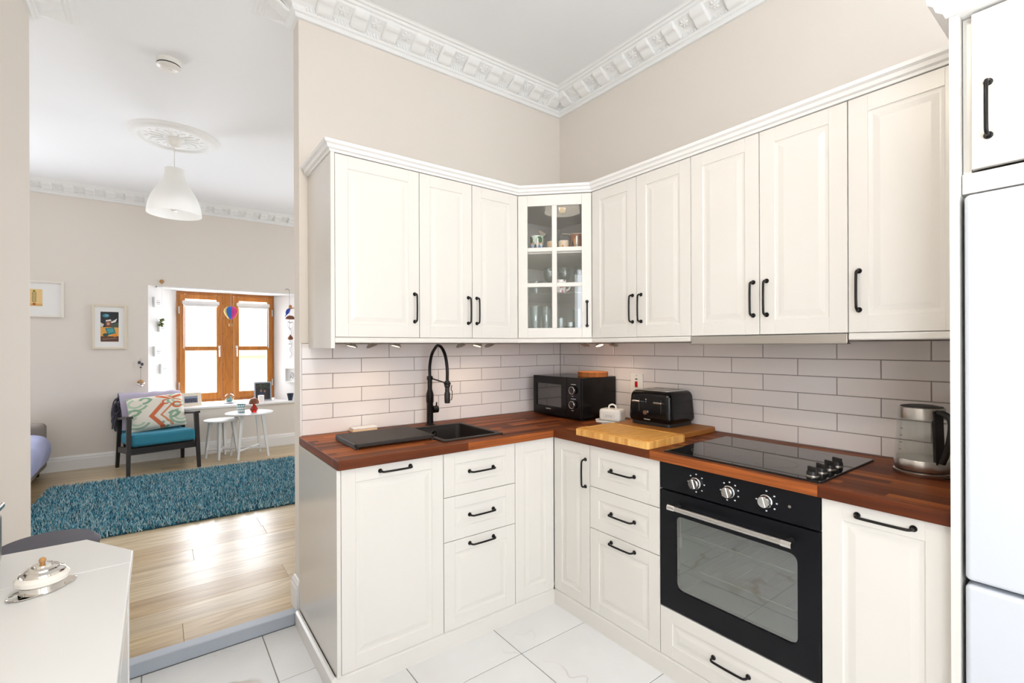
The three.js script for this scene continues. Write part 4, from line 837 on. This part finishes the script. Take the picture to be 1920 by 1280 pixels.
{
  const P = [-2.295 + 0.115, CEIL, 2.49 - 4.80];
  const rose = solo('ceiling_rose', 'round moulded plaster ceiling rose above the living room lamp', 'ceiling rose', [lathe([[0, -0.012], [0.2, -0.012], [0.235, -0.014], [0.245, -0.03], [0.268, -0.034], [0.288, -0.024], [0.298, -0.012], [0.318, -0.01], [0.328, 0]], 64)], M.plaster_white, P);
  const leaf = new THREE.SphereGeometry(0.03, 10, 8).scale(1.7, 0.24, 0.55).translate(0.125, -0.014, 0);
  for (let k = 0; k < 16; k++) { const m = part('leaf', leaf, M.plaster_white, rose); m.rotation.y = k * PI / 8; }
  for (let k = 0; k < 16; k++) { const m = part('petal', new THREE.SphereGeometry(0.012, 8, 6).scale(1.3, 0.4, 0.8).translate(0.19, -0.013, 0), M.plaster_white, rose); m.rotation.y = (k + 0.5) * PI / 8; }
  pendant('white bell pendant lamp hanging from the living room ceiling rose', [P[0], CEIL - 0.012, P[2]], 0.25, 0.375, 0.19, 0);
  pendant('white bell pendant lamp hanging over the kitchen, seen mirrored in the glazed cabinet door', [-1.96, CEIL, 1.92], 0.17, 0.265, 0.17, 2.0);
  const o = thing('smoke_alarm', 'round white smoke alarm on the ceiling above the opening', 'smoke alarm', [-2.237, CEIL, -1.04]);
  part('base', lathe([[0, -0.028], [0.062, -0.028], [0.064, -0.024], [0.064, 0], [0, 0]], 40), M.plastic_white, o);
  part('vent_ring', lathe([[0.058, -0.036], [0.06, -0.036], [0.06, -0.028], [0.058, -0.028]], 40), M.dark_gap, o);
  part('cover', lathe([[0, -0.056], [0.03, -0.055], [0.052, -0.049], [0.062, -0.04], [0.062, -0.036], [0, -0.036]], 40), M.plastic_white, o);
  part('button', lathe([[0, -0.059], [0.009, -0.058], [0.01, -0.054], [0, -0.054]], 16).translate(0.01, 0, 0), M.plastic_white, o);
}
// ---------------------------------------------------------------- living room
{ // shaggy rug
  const o = thing('shag_rug', 'deep pile teal and blue shag rug on the oak floor', 'rug', [-1.92, LF, -2.63], -0.03);
  const W = 2.4, D = 1.72;
  part('backing', rb(-W / 2, W / 2, 0, 0.012, -D / 2, D / 2, 0.004), M.rug_base, o);
  const N = 52000, tuft = new THREE.ConeGeometry(0.0055, 0.04, 4, 1, true).translate(0, 0.014, 0), im = new THREE.InstancedMesh(tuft, M.rug_tuft, N), m = new THREE.Matrix4(), e = new THREE.Euler(), q = new THREE.Quaternion(), c = new THREE.Color();
  const cols = ['#1d4f68', '#2a6c80', '#3c889c', '#58a0b2', '#8cc0d0', '#c3dadb', '#a9b3a6', '#1a4358', '#33788e', '#62a7b6', '#b9cdd2'];
  for (let i = 0; i < N; i++) {
    const x = rnd(-W / 2, W / 2), z = rnd(-D / 2, D / 2), k = rnd(0.7, 1.25);
    e.set(rnd(-0.8, 0.8), rnd(0, 6.3), rnd(-0.8, 0.8)); q.setFromEuler(e);
    m.compose(V(x, 0.01, z), q, V(k, k, k)); im.setMatrixAt(i, m);
    c.set(cols[Math.floor(Math.pow(rnd(), 1.05) * cols.length)]); im.setColorAt(i, c);
  }
  im.name = 'pile'; im.userData.kind = 'stuff'; im.castShadow = im.receiveShadow = true; o.add(im);
}
const pillowGeo = (w, h, t, n = 20) => {
  const g = new THREE.BoxGeometry(w, h, t, n, n, 1), p = g.attributes.position;
  for (let i = 0; i < p.count; i++) {
    const u = p.getX(i) / (w / 2), v = p.getY(i) / (h / 2), k = Math.pow(Math.max(0, (1 - u ** 4) * (1 - v ** 4)), 0.42), pinch = 1 - 0.05 * (u * u * v * v > 0.4 ? 0 : (1 - Math.abs(u)) * 0.2 + (1 - Math.abs(v)) * 0.2);
    p.setZ(i, Math.sign(p.getZ(i)) * (t / 2) * (0.06 + 0.94 * k)); p.setX(i, p.getX(i) * pinch); p.setY(i, p.getY(i) * pinch);
  }
  g.computeVertexNormals(); return g;
};
{ // open-frame armchair
  const C = [-2.295, LF, -3.955], T = 0.19;
  const o = thing('armchair', 'dark wood armchair with teal seat cushion by the window', 'armchair', C, T);
  for (const s of [-1, 1]) {
    part('leg', bar(V(s * 0.305, 0, 0.315), V(s * 0.29, 0.585, 0.265), 0.03, 0.036, 0.04, 0.05), M.dark_wood, o);
    part('leg', bar(V(s * 0.3, 0, -0.335), V(s * 0.285, 0.53, -0.255), 0.03, 0.036, 0.04, 0.05), M.dark_wood, o);
    part('armrest', bar(V(s * 0.29, 0.6, 0.31), V(s * 0.288, 0.535, -0.31), 0.055, 0.024, 0.045, 0.024), M.dark_wood, o);
    part('side_rail', bar(V(s * 0.293, 0.265, 0.28), V(s * 0.29, 0.2, -0.3), 0.026, 0.06), M.dark_wood, o);
  }
  part('front_rail', rb(-0.29, 0.29, 0.22, 0.285, 0.265, 0.295, 0.004), M.dark_wood, o);
  part('back_rail', rb(-0.28, 0.28, 0.17, 0.22, -0.31, -0.285, 0.004), M.dark_wood, o);
  part('back_frame', [bar(V(-0.24, 0.2, -0.27), V(-0.24, 0.74, -0.36), 0.03, 0.02), bar(V(0.24, 0.2, -0.27), V(0.24, 0.74, -0.36), 0.03, 0.02), rb(-0.26, 0.26, 0.70, 0.74, -0.37, -0.348, 0.004)], M.dark_wood, o);
  part('seat_cushion', new RoundedBoxGeometry(0.56, 0.125, 0.58, 4, 0.035).rotateX(-0.07).translate(0, 0.342, 0.025), M.teal_cloth, o);
  part('back_cushion', new RoundedBoxGeometry(0.54, 0.4, 0.09, 4, 0.035).rotateX(-0.17).translate(0, 0.57, -0.29), M.teal_cloth, o);
  // throw over the back
  const t = thing('throw_blanket', 'pale lilac throw draped over the back of the armchair', 'blanket', C, T);
  const path = [[-0.16, 0.41], [-0.215, 0.56], [-0.255, 0.72], [-0.275, 0.775], [-0.31, 0.79], [-0.345, 0.782], [-0.365, 0.74], [-0.365, 0.6], [-0.368, 0.46]], curve = new THREE.CatmullRomCurve3(path.map(([z, y]) => V(0, y, z)));
  const nu = 40, nv = 40, P = [], I = [];
  for (let side = 0; side < 2; side++) for (let j = 0; j <= nv; j++) for (let i = 0; i <= nu; i++) {
    const u = i / nu, v = j / nv, p = curve.getPointAt(v), tg = curve.getTangentAt(v), n = V(0, tg.z, -tg.y).multiplyScalar(-1), f = 0.006 * Math.sin(u * 22 + v * 3) + 0.006 * noise(u * 9, v * 7, 3);
    p.addScaledVector(n, f * 0.6 + (side ? 0.002 : 0.008)); P.push(-0.285 + 0.565 * u + 0.008 * Math.sin(v * 9), p.y + 0.008 * noise(u * 5, 1, 4), p.z);
  }
  const row = nu + 1, half = row * (nv + 1);
  for (let side = 0; side < 2; side++) for (let j = 0; j < nv; j++) for (let i = 0; i < nu; i++) { const a = side * half + j * row + i; I.push(a, a + 1, a + row + 1, a, a + row + 1, a + row); }
  const g = new THREE.BufferGeometry(); g.setAttribute('position', new THREE.Float32BufferAttribute(P, 3)); g.setIndex(I); g.computeVertexNormals();
  part('cloth', boxUV(g), M.lilac_cloth, t);
  const fr = [];
  for (let k = 0; k < 46; k++) { const x = -0.285 - rnd(0.0, 0.055), y = rnd(0.5, 0.74), z = -0.31 + rnd(-0.05, 0.05); fr.push(tube([V(-0.282, y + 0.03, z * 1.0), V(x, y, z + 0.01), V(x - 0.01, y - 0.06, z + rnd(-0.02, 0.02)), V(x + rnd(-0.015, 0.015), y - 0.11, z)], 0.006, 8, 5)); }
  const f = part('fringe', fr, M.grey_fringe, t); f.userData.label = 'dark grey shaggy fringe'; f.userData.kind = 'stuff';
  // patterned cushion
  const ik = canvasTex(512, 512, (c, w, h) => {
    c.fillStyle = '#e9e2d3'; c.fillRect(0, 0, w, h); c.lineJoin = 'miter';
    const motif = (col, lw, f2) => { c.strokeStyle = col; c.lineWidth = lw; c.beginPath(); f2(); c.stroke(); };
    for (const y of [0.2, 0.72]) { for (const x of [0.12, 0.9]) for (const [k, col] of [[0.2, '#9fb89c'], [0.11, '#b9ccb0']]) motif(col, 26, () => { c.arc(x * w, y * h, k * w, 0.4, 4.6); }); }
    for (const [x, y] of [[0.08, 0.45], [0.3, 0.12], [0.78, 0.62], [0.62, 0.88]]) motif('#8fae92', 30, () => { c.moveTo(x * w - 50, y * h); c.quadraticCurveTo(x * w, y * h - 70, x * w + 50, y * h); c.quadraticCurveTo(x * w + 10, y * h + 60, x * w - 30, y * h + 50); });
    for (const [d, col, lw] of [[0, '#d5714a', 44], [62, '#efe8da', 20], [92, '#d98a62', 20]]) { motif(col, lw, () => { c.moveTo(w * 0.6 + d, h * 0.28 + d * 0.2); c.lineTo(w * 0.36 + d, h * 0.62); c.lineTo(w * 0.56 + d, h * 0.98 - d * 0.2); }); motif(col, lw * 0.8, () => { c.moveTo(w * 0.5 + d, h * 0.02); c.lineTo(w * 0.75 + d * 0.4, h * 0.14 + d * 0.2); c.lineTo(w * 0.98, h * 0.06 + d); }); }
    motif('#d5714a', 24, () => { c.arc(w * 0.86, h * 0.36, 40, 0, 6); }); motif('#d5714a', 20, () => { c.arc(w * 0.66, h * 0.24, 30, 1, 5); });
  });
  const cg = pillowGeo(0.5, 0.37, 0.14), cu = solo('cushion', 'cream cushion with orange and sage green pattern on the armchair', 'cushion', cg, new THREE.MeshPhysicalMaterial({ name: 'ikat_print', roughness: 0.9, map: ik, bumpMap: weaveTex, bumpScale: 0.0005 }), [0, 0, 0]);
  const off = V(0.01, 0.59, -0.085).applyAxisAngle(V(0, 1, 0), T); cu.position.set(C[0] + off.x, C[1] + off.y, C[2] + off.z); cu.rotation.set(0, T, 0); cu.rotateX(-0.3); cu.rotateZ(0.07);
}
{ // nesting tables
  function table(label, x, z, r, h, a0) {
    const o = thing('nesting_table', label, 'table', [x, LF, z], a0);
    part('table_top', lathe([[0, h], [r - 0.004, h], [r, h - 0.004], [r, h - 0.014], [r - 0.02, h - 0.02], [0, h - 0.02]], 48), M.white_lacquer, o);
    for (let k = 0; k < 4; k++) { const a = PI / 4 + k * PI / 2; part('leg', bar(V(Math.cos(a) * r * 0.9, 0, Math.sin(a) * r * 0.9), V(Math.cos(a) * r * 0.62, h - 0.018, Math.sin(a) * r * 0.62), 0.022, 0.022, 0.036, 0.036), M.white_lacquer, o); }
    part('stretcher', [0, 1].map((k) => { const a = PI / 4 + k * PI / 2, q = r * 0.84; return bar(V(Math.cos(a) * q, 0.1, Math.sin(a) * q), V(-Math.cos(a) * q, 0.1, -Math.sin(a) * q), 0.018, 0.012); }), M.white_lacquer, o);
  }
  table('taller round white side table holding a teal cup by the window', -1.415, -3.95, 0.255, 0.527, 0.12);
  table('lower round white side table tucked under the taller one', -1.69, -4.06, 0.185, 0.452, 0.5);
  const y = LF + 0.5275;
  { const o = thing('votive_cup', 'teal mosaic glass cup on the taller white side table', 'cup', [-1.50, y, -3.96]); part('bowl', lathe([[0, 0], [0.036, 0], [0.046, 0.1], [0.043, 0.1], [0.034, 0.006], [0, 0.006]], 28), M.teal_glass, o); part('mosaic', Array.from({ length: 42 }, (_, k) => { const row = k % 3, a = Math.floor(k / 3) * PI / 7 + row * 0.2; return rb(-0.006, 0.006, -0.011, 0.011, -0.0015, 0.0015, 0.001).rotateX(0.1).translate(0, 0.022 + row * 0.03, 0.0385 + row * 0.003).rotateY(a); }), M.plaster_white, o); }
  { const o = thing('mushroom_lamp', 'red glass ornament with a brown mushroom cap on the white side table', 'ornament', [-1.375, y, -3.90]); part('base', lathe([[0, 0], [0.028, 0], [0.044, 0.03], [0.034, 0.06], [0.014, 0.09], [0.012, 0.105], [0, 0.105]], 32), M.red_glass, o); part('cap', lathe([[0, 0.1], [0.05, 0.1], [0.056, 0.106], [0.05, 0.14], [0.03, 0.165], [0, 0.172]], 32), M.brown_wood, o); }
}
{ // corner of the sofa
  const o = thing('sofa', 'taupe fabric sofa cropped by the wall edge', 'sofa', [-3.62, LF, -3.25]);
  part('base', rb(-0.45, 0.40, 0.06, 0.3, -1.0, 1.0, 0.04, 4), M.taupe_cloth, o);
  part('armrest', rb(-0.45, 0.41, 0.06, 0.54, -1.06, -0.86, 0.05, 4), M.taupe_cloth, o);
  part('backrest', rb(-0.47, -0.22, 0.06, 0.75, -1.0, 1.0, 0.06, 4), M.taupe_cloth, o);
  part('seat_cushion', rb(-0.22, 0.43, 0.27, 0.42, -0.85, 0.1, 0.06, 5), M.taupe_cloth, o); part('seat_cushion', rb(-0.22, 0.43, 0.27, 0.42, 0.11, 1.0, 0.06, 5), M.taupe_cloth, o);
  for (const x of [-0.4, 0.34]) for (const z of [-0.98, 0.92]) part('leg', cyl(0.024, 0.018, 0.06, 12).translate(x, 0.03, z), M.dark_wood, o);
  const t = thing('sofa_throw', 'lavender throw spread over the sofa seat', 'blanket', [-3.62, LF, -3.25]);
  const pts = [[-0.2, 0.43], [0.1, 0.432], [0.34, 0.428], [0.42, 0.395], [0.452, 0.34], [0.455, 0.27], [0.44, 0.18]], curve = new THREE.CatmullRomCurve3(pts.map(([x, y]) => V(x, y, 0))), P = [], I = [], nu = 36, nv = 30;
  for (let j = 0; j <= nv; j++) for (let i = 0; i <= nu; i++) { const p = curve.getPointAt(i / nu), k = 0.008 * noise(i * 0.4, j * 0.5, 8) + 0.004 * Math.sin(j * 0.9 + i * 0.1); P.push(p.x + 0.008 + k * 1.2, p.y + 0.007 + k, -0.82 + 1.5 * j / nv); }
  for (let j = 0; j < nv; j++) for (let i = 0; i < nu; i++) { const a = j * (nu + 1) + i; I.push(a, a + nu + 1, a + nu + 2, a, a + nu + 2, a + 1); }
  const g = new THREE.BufferGeometry(); g.setAttribute('position', new THREE.Float32BufferAttribute(P, 3)); g.setIndex(I); g.computeVertexNormals();
  part('cloth', boxUV(g), M.lavender_cloth, t);
}
// pictures on the window wall
function picture(name, label, x0, x1, y0, y1, frameMat, mw, art) {
  const o = thing(name, label, 'picture', [(x0 + x1) / 2, y0, WZ + 0.001]), w = x1 - x0, h = y1 - y0, f = 0.022;
  part('frame', [rb(-w / 2, -w / 2 + f, 0, h, 0, 0.026), rb(w / 2 - f, w / 2, 0, h, 0, 0.026), rb(-w / 2 + f, w / 2 - f, 0, f, 0, 0.026), rb(-w / 2 + f, w / 2 - f, h - f, h, 0, 0.026)], frameMat, o);
  part('mount', bx(-w / 2 + f, w / 2 - f, f, h - f, 0.002, 0.012), M.mat_white, o);
  const [ax0, ax1, ay0, ay1] = mw, m = part('print', new THREE.PlaneGeometry((ax1 - ax0) * w, (ay1 - ay0) * h).translate(((ax0 + ax1) / 2 - 0.5) * w, (ay0 + ay1) / 2 * h, 0.0125), new THREE.MeshPhysicalMaterial({ name: 'art_print', roughness: 0.6, map: art }), o);
}
picture('framed_picture', 'white framed botanical print with a vase shape, partly hidden by the wall edge', -3.57, -3.09, 1.675, 2.055, M.frame_white, [0.2, 0.66, 0.3, 0.76], canvasTex(384, 300, (c, w, h) => {
  c.fillStyle = '#ecca8c'; c.fillRect(0, 0, w, h); c.fillStyle = '#dcae6c'; c.fillRect(0, h * 0.86, w, h * 0.14);
  c.fillStyle = '#a4662a'; c.beginPath(); c.moveTo(w * 0.36, h * 0.26); c.quadraticCurveTo(w * 0.4, h * 0.5, w * 0.5, h * 0.62); c.quadraticCurveTo(w * 0.42, h * 0.8, w * 0.3, h * 0.72); c.quadraticCurveTo(w * 0.3, h * 0.5, w * 0.36, h * 0.26); c.fill();
  c.fillStyle = '#4c3a20'; c.beginPath(); c.ellipse(w * 0.36, h * 0.26, 7, 12, 0, 0, 7); c.fill(); c.beginPath(); c.ellipse(w * 0.4, h * 0.94, 26, 7, 0, 0, 7); c.fill();
  c.strokeStyle = '#5a5a28'; c.lineWidth = 4; c.beginPath(); c.moveTo(w * 0.72, h * 0.84); c.lineTo(w * 0.72, h * 0.12); c.stroke();
  for (let k = 0; k < 8; k++) for (const s of [-1, 1]) { c.fillStyle = '#6d6a30'; c.beginPath(); c.ellipse(w * 0.72 + s * 18, h * (0.74 - k * 0.075), 16, 6, -s * 0.6, 0, 7); c.fill(); }
  c.fillStyle = '#7c7a20'; c.beginPath(); c.arc(w * 0.72, h * 0.12, 18, 0, 7); c.fill(); c.fillStyle = '#a0562a'; c.fillRect(w * 0.67, h * 0.82, w * 0.1, h * 0.13);
}));
picture('framed_picture', 'pale wood framed abstract painting of stacked shapes beside the window', -2.868, -2.573, 1.338, 1.83, M.frame_cream, [0.24, 0.76, 0.17, 0.84], canvasTex(256, 420, (c, w, h) => {
  c.fillStyle = '#26272c'; c.fillRect(0, 0, w, h); const e = (col, x, y, rx, ry, a = 0) => { c.fillStyle = col; c.beginPath(); c.ellipse(x * w, y * h, rx * w, ry * h, a, 0, 7); c.fill(); }, p = (col, ...q) => { c.fillStyle = col; c.beginPath(); q.forEach(([x, y], i) => (i ? c.lineTo(x * w, y * h) : c.moveTo(x * w, y * h))); c.fill(); };
  e('#3f7f92', 0.3, 0.13, 0.19, 0.06); e('#6aa6b6', 0.34, 0.12, 0.1, 0.035); p('#e4a64c', [0, 0.52], [1, 0.5], [1, 0.82], [0, 0.82]); p('#4c5c48', [0.6, 0.42], [1, 0.34], [1, 0.52], [0.6, 0.52]); p('#d8cfc0', [0, 0.36], [0.2, 0.42], [0.1, 0.52], [0, 0.5]);
  p('#7a4a38', [0.26, 0.32], [0.58, 0.3], [0.62, 0.48], [0.3, 0.5]); p('#c49a80', [0.34, 0.36], [0.5, 0.35], [0.5, 0.44], [0.36, 0.45]); p('#e8e4da', [0.56, 0.34], [0.92, 0.22], [0.84, 0.34], [0.62, 0.38]); p('#e8e4da', [0.28, 0.28], [0.56, 0.25], [0.6, 0.3], [0.3, 0.33]);
  p('#2f7a80', [0.24, 0.55], [0.74, 0.52], [0.84, 0.72], [0.4, 0.78]); p('#54a0a0', [0.34, 0.57], [0.68, 0.55], [0.74, 0.68], [0.42, 0.72]); e('#2f4a44', 0.28, 0.77, 0.16, 0.05); e('#ea8f2c', 0.78, 0.78, 0.14, 0.06); p('#5c3a2c', [0, 0.82], [1, 0.84], [1, 1], [0, 1]); p('#8a6a52', [0.1, 0.9], [0.9, 0.87], [0.9, 0.9], [0.1, 0.94]);
}));
// small plaques on the splayed reveal
{
  const ang = Math.atan2(0.37, 0.275);   // the reveal turns towards the room
  const plaque = (label, x, y, z, extra) => { const o = thing('wall_plaque', label, 'plaque', [x, y, z], PI / 2 - Math.atan2(0.275, 0.37)); part('board', rb(-0.055, 0.055, -0.06, 0.06, 0.001, 0.022, 0.003), M.mat_white, o); part('motif', [rb(-0.03, 0.03, -0.004, 0.004, 0.022, 0.0232, 0.0004), rb(-0.022, 0.022, -0.022, -0.016, 0.022, 0.0232, 0.0004), rb(-0.022, 0.022, 0.018, 0.022, 0.022, 0.0232, 0.0004)], M.ceramic_grey, o); extra?.(o); return o; };
  const rx = (z) => -2.383 + 0.275 * ((WZ - z) / 0.37) + 0.003;
  plaque('topmost small white plaque on the window reveal by the armchair', rx(-4.49), 1.886, -4.49);
  plaque('small white plaque with a trailing plant on the window reveal', rx(-4.55), 1.6, -4.55, (o) => part('plant', Array.from({ length: 16 }, () => new THREE.SphereGeometry(0.014, 8, 6).scale(1, 0.6, 1).translate(rnd(-0.07, 0.0), rnd(0.01, 0.1), rnd(0.02, 0.045))), std('leaf_green', '#5f6b34', 0.7), o));
  plaque('third small white plaque down the window reveal by the armchair', rx(-4.49), 1.31, -4.49);
  plaque('lowest small white plaque on the window reveal by the armchair', rx(-4.57), 1.1, -4.57);
}
{
  const o = thing('wall_hook', 'round wooden hook on the wall above the window reveal', 'hook', [-2.255, 2.124, WZ]); part('knob', lathe([[0, 0.03], [0.018, 0.026], [0.022, 0.016], [0.01, 0.008], [0.012, 0], [0, 0]], 20).rotateX(PI / 2), M.wood_light, o); part('string', cyl(0.0012, 0.0012, 0.3, 6).translate(0.0, -0.15, 0.012), M.cord_white, o);
}
{
  const o = thing('hanging_ornament', 'hanging ornament of small silver bells above the armchair', 'ornament', [-2.45, 0.93, WZ]);
  part('string', cyl(0.0012, 0.0012, 0.28, 6).translate(0, 0.16, 0.03), M.grey_fringe, o); part('nail', cyl(0.003, 0.003, 0.034, 8).rotateX(PI / 2).translate(0, 0.3, 0.017), M.steel, o);
  part('bow', [new THREE.SphereGeometry(0.014, 10, 8).scale(1, 1.3, 0.6).translate(-0.014, 0.255, 0.03), new THREE.SphereGeometry(0.014, 10, 8).scale(1, 1.3, 0.6).translate(0.012, 0.235, 0.03), new THREE.SphereGeometry(0.01, 10, 8).translate(0, 0.2, 0.03)], M.grey_fringe, o);
  part('cap', lathe([[0, 0.06], [0.02, 0.052], [0.035, 0.035], [0.037, 0.03], [0, 0.03]], 16).translate(0, 0, 0.042), M.wood_light, o);
  for (const [x, y] of [[-0.022, 0.012], [0.018, 0.018], [0.004, -0.008]]) part('bell', new THREE.SphereGeometry(0.018, 14, 10).translate(x, y, 0.042), M.silver, o);
}
{ // rainbow balloon
  const o = thing('balloon_ornament', 'rainbow striped hot-air balloon ornament hanging before the window post', 'ornament', [-1.55, 1.62, -4.46]);
  const cols = ['#d9489a', '#e0303c', '#f0b040', '#7cc07a', '#4a9fd8', '#6a5fd0', '#f0d070', '#3f7fd8'];
  cols.forEach((c, k) => { const g = new THREE.LatheGeometry([[0.018, 0.09], [0.03, 0.1], [0.06, 0.135], [0.078, 0.18], [0.074, 0.215], [0.05, 0.243], [0.02, 0.253], [0.001, 0.254]].map(([r, y]) => new THREE.Vector2(r, y)), 4, k * PI / 4, PI / 4); part('gore', g, new THREE.MeshPhysicalMaterial({ name: 'balloon_gore', color: c, roughness: 1, transmission: 0.3, thickness: 0 }), o); });
  part('basket', rb(-0.02, 0.02, 0, 0.035, -0.02, 0.02, 0.005), M.wood_light, o);
  part('ropes', [[-1, -1], [1, -1], [-1, 1], [1, 1]].flatMap(([a, b]) => poly([V(a * 0.017, 0.034, b * 0.017), V(a * 0.016, 0.095, b * 0.016)], 0.0015, 5)), M.brown_wood, o);
  part('string', cyl(0.001, 0.001, 0.188, 6).translate(0, 0.345, 0), M.cord_white, o);
}
{ // ornaments hung by the reveal next to the partition
  const o = thing('bird_mobile', 'string of wooden bird, mushroom and heart ornaments hanging by the window', 'mobile', [-0.885, 1.39, -4.345]);
  part('string', cyl(0.0015, 0.0015, 0.72, 6).translate(0, 0.36, 0), M.grey_fringe, o); part('hook', tube([V(0, 0.72, 0), V(-0.02, 0.735, 0), V(-0.045, 0.732, -0.03)], 0.003, 12, 6), M.black_metal, o);
  part('bird', [new THREE.SphereGeometry(0.03, 14, 10).scale(0.8, 1.5, 0.7).rotateZ(-0.5).translate(-0.02, 0.44, 0), new THREE.ConeGeometry(0.012, 0.06, 8).rotateZ(2.6).translate(-0.045, 0.385, 0)], M.blue_paint, o);
  part('perch', [new THREE.SphereGeometry(0.022, 12, 8).scale(1, 1.3, 0.8).translate(0.012, 0.5, 0), bar(V(-0.04, 0.455, 0), V(0.06, 0.49, 0), 0.012, 0.012)], M.wood_light, o);
  part('mushroom_cap', lathe([[0, 0.055], [0.03, 0.05], [0.055, 0.03], [0.062, 0.005], [0, 0]], 24).translate(0.01, 0.33, 0), M.brown_wood, o);
  part('wire_heart', tube([V(0, 0.2, 0), V(-0.035, 0.26, 0), V(-0.025, 0.3, 0), V(0, 0.285, 0), V(0.025, 0.3, 0), V(0.035, 0.26, 0)], 0.005, 40, 8, true).translate(0.008, 0, 0), M.steel, o);
  part('heart', lathe([[0, 0.075], [0.008, 0.06], [0.03, 0.035], [0.036, 0.015], [0.02, 0], [0, 0]], 20).translate(0.01, 0.06, 0), M.brown_wood, o);
  part('tag', rb(-0.016, 0.02, 0, 0.006, -0.004, 0.004, 0.001), M.black_matt, o);
}
{
  const turn = -(PI / 2 - Math.atan2(0.275, 0.37)), rx = (z) => -0.725 - 0.275 * ((WZ - z) / 0.37) - 0.003;
  const o = thing('box_frame', 'deep white box frame with a grey drawing low on the window reveal', 'picture', [rx(-4.51), 0.87, -4.51], turn);
  part('frame', [rb(-0.1, -0.085, 0, 0.2, 0.001, 0.035), rb(0.085, 0.1, 0, 0.2, 0.001, 0.035), rb(-0.085, 0.085, 0, 0.015, 0.001, 0.035), rb(-0.085, 0.085, 0.185, 0.2, 0.001, 0.035)], M.mat_white, o); part('backing', bx(-0.085, 0.085, 0.015, 0.185, 0.001, 0.006), M.plaster_white, o);
  part('drawing', [tube([V(-0.03, 0.05, 0.008), V(-0.02, 0.11, 0.008), V(0.02, 0.13, 0.008), V(0.03, 0.08, 0.008), V(0, 0.06, 0.008)], 0.003, 30, 5), tube([V(-0.01, 0.14, 0.008), V(0.015, 0.1, 0.008), V(-0.015, 0.08, 0.008), V(0.02, 0.05, 0.008)], 0.003, 30, 5)], M.ceramic_grey, o);
  const w = thing('wire_figure', 'thin grey wire ornament on the window reveal above the box frame', 'ornament', [rx(-4.53), 1.2, -4.53], turn);
  part('wire', tube([V(-0.02, 0, 0.006), V(0.02, 0.06, 0.006), V(-0.015, 0.12, 0.006), V(0.02, 0.18, 0.006), V(-0.01, 0.26, 0.006), V(0.015, 0.34, 0.006), V(-0.005, 0.42, 0.006)], 0.0025, 60, 6), M.ceramic_grey, w);
}
// things on the window sill and tables
{
  const S = 0.6325;
  const easel = (label, x, z, w, h, f, mat, art, turn) => { const o = thing('photo_frame', label, 'photo frame', [x, S, z], turn); const k = new THREE.Group(); k.name = 'leaning_frame'; k.rotation.x = -0.2; k.position.y = 0.001; o.add(k); part('frame', [rb(-w / 2, -w / 2 + f, 0, h, 0, 0.014), rb(w / 2 - f, w / 2, 0, h, 0, 0.014), rb(-w / 2 + f, w / 2 - f, 0, f, 0, 0.014), rb(-w / 2 + f, w / 2 - f, h - f, h, 0, 0.014)], mat, k); part('photograph', new THREE.PlaneGeometry(w - 2 * f, h - 2 * f).translate(0, h / 2, 0.008), new THREE.MeshPhysicalMaterial({ name: 'photo', roughness: 0.3, map: art }), k); part('stand', bar(V(0, 0.0, -0.09), V(0, h * 0.6, -h * 0.13), 0.03, 0.004), M.black_matt, o); };
  easel('cream photo frame standing on the window sill behind the armchair', -1.97, -4.5, 0.22, 0.165, 0.042, M.frame_cream, canvasTex(128, 96, (c, w, h) => { c.fillStyle = '#5c6070'; c.fillRect(0, 0, w, h); c.fillStyle = '#8890a0'; c.fillRect(0, 0, w, 30); c.fillStyle = '#383c4c'; for (let k = 0; k < 6; k++) c.fillRect(10 + k * 18, 34 + (k % 2) * 10, 12, 50); }), 0.15);
  easel('dark portrait photo in a pale frame standing at the window sill', -1.165, -4.6, 0.21, 0.255, 0.018, M.ceramic_grey, canvasTex(128, 160, (c, w, h) => { c.fillStyle = '#20242a'; c.fillRect(0, 0, w, h); c.fillStyle = '#4a5434'; for (let k = 0; k < 30; k++) c.fillRect(hash(k, 1, 2) * w, hash(k, 2, 2) * 50, 12, 6); c.fillStyle = '#8a6a5c'; c.beginPath(); c.ellipse(48, 74, 10, 13, 0, 0, 7); c.ellipse(80, 80, 10, 13, 0, 0, 7); c.fill(); c.fillStyle = '#2a3558'; c.fillRect(30, 90, 34, 70); c.fillStyle = '#3a2c30'; c.fillRect(66, 96, 32, 64); }), -0.1);
  { const o = thing('snow_globe', 'glass snow globe on a grey base on the window sill', 'snow globe', [-1.56, S, -4.55]); part('base', lathe([[0, 0], [0.058, 0], [0.06, 0.01], [0.045, 0.025], [0.038, 0.028], [0, 0.028]], 28), M.ceramic_grey, o); part('globe', new THREE.SphereGeometry(0.055, 28, 20).translate(0, 0.078, 0), M.cup_glass, o); part('scene_inside', [cyl(0.03, 0.036, 0.025, 16).translate(0, 0.045, 0), new THREE.ConeGeometry(0.02, 0.04, 10).translate(0.008, 0.075, 0)], M.teal_glass, o); }
  { const o = thing('pillar_candle', 'short pale pillar candle on the window sill', 'candle', [-1.21, S, -4.46]); part('wax', lathe([[0, 0], [0.036, 0], [0.037, 0.085], [0.033, 0.09], [0, 0.086]], 24), M.candle_wax, o); part('wick', cyl(0.0015, 0.0015, 0.014, 6).translate(0, 0.092, 0), M.black_matt, o); }
  { const o = thing('small_pot', 'small dark pot on the window sill near the partition', 'pot', [-0.86, S, -4.44]); part('body', lathe([[0, 0], [0.026, 0], [0.026, 0.01], [0.03, 0.03], [0.042, 0.085], [0.044, 0.095], [0.039, 0.095], [0.028, 0.03], [0, 0.02]], 24), std('navy_glaze', '#2c3444', 0.3), o); }
}

renderer.render(scene, camera);
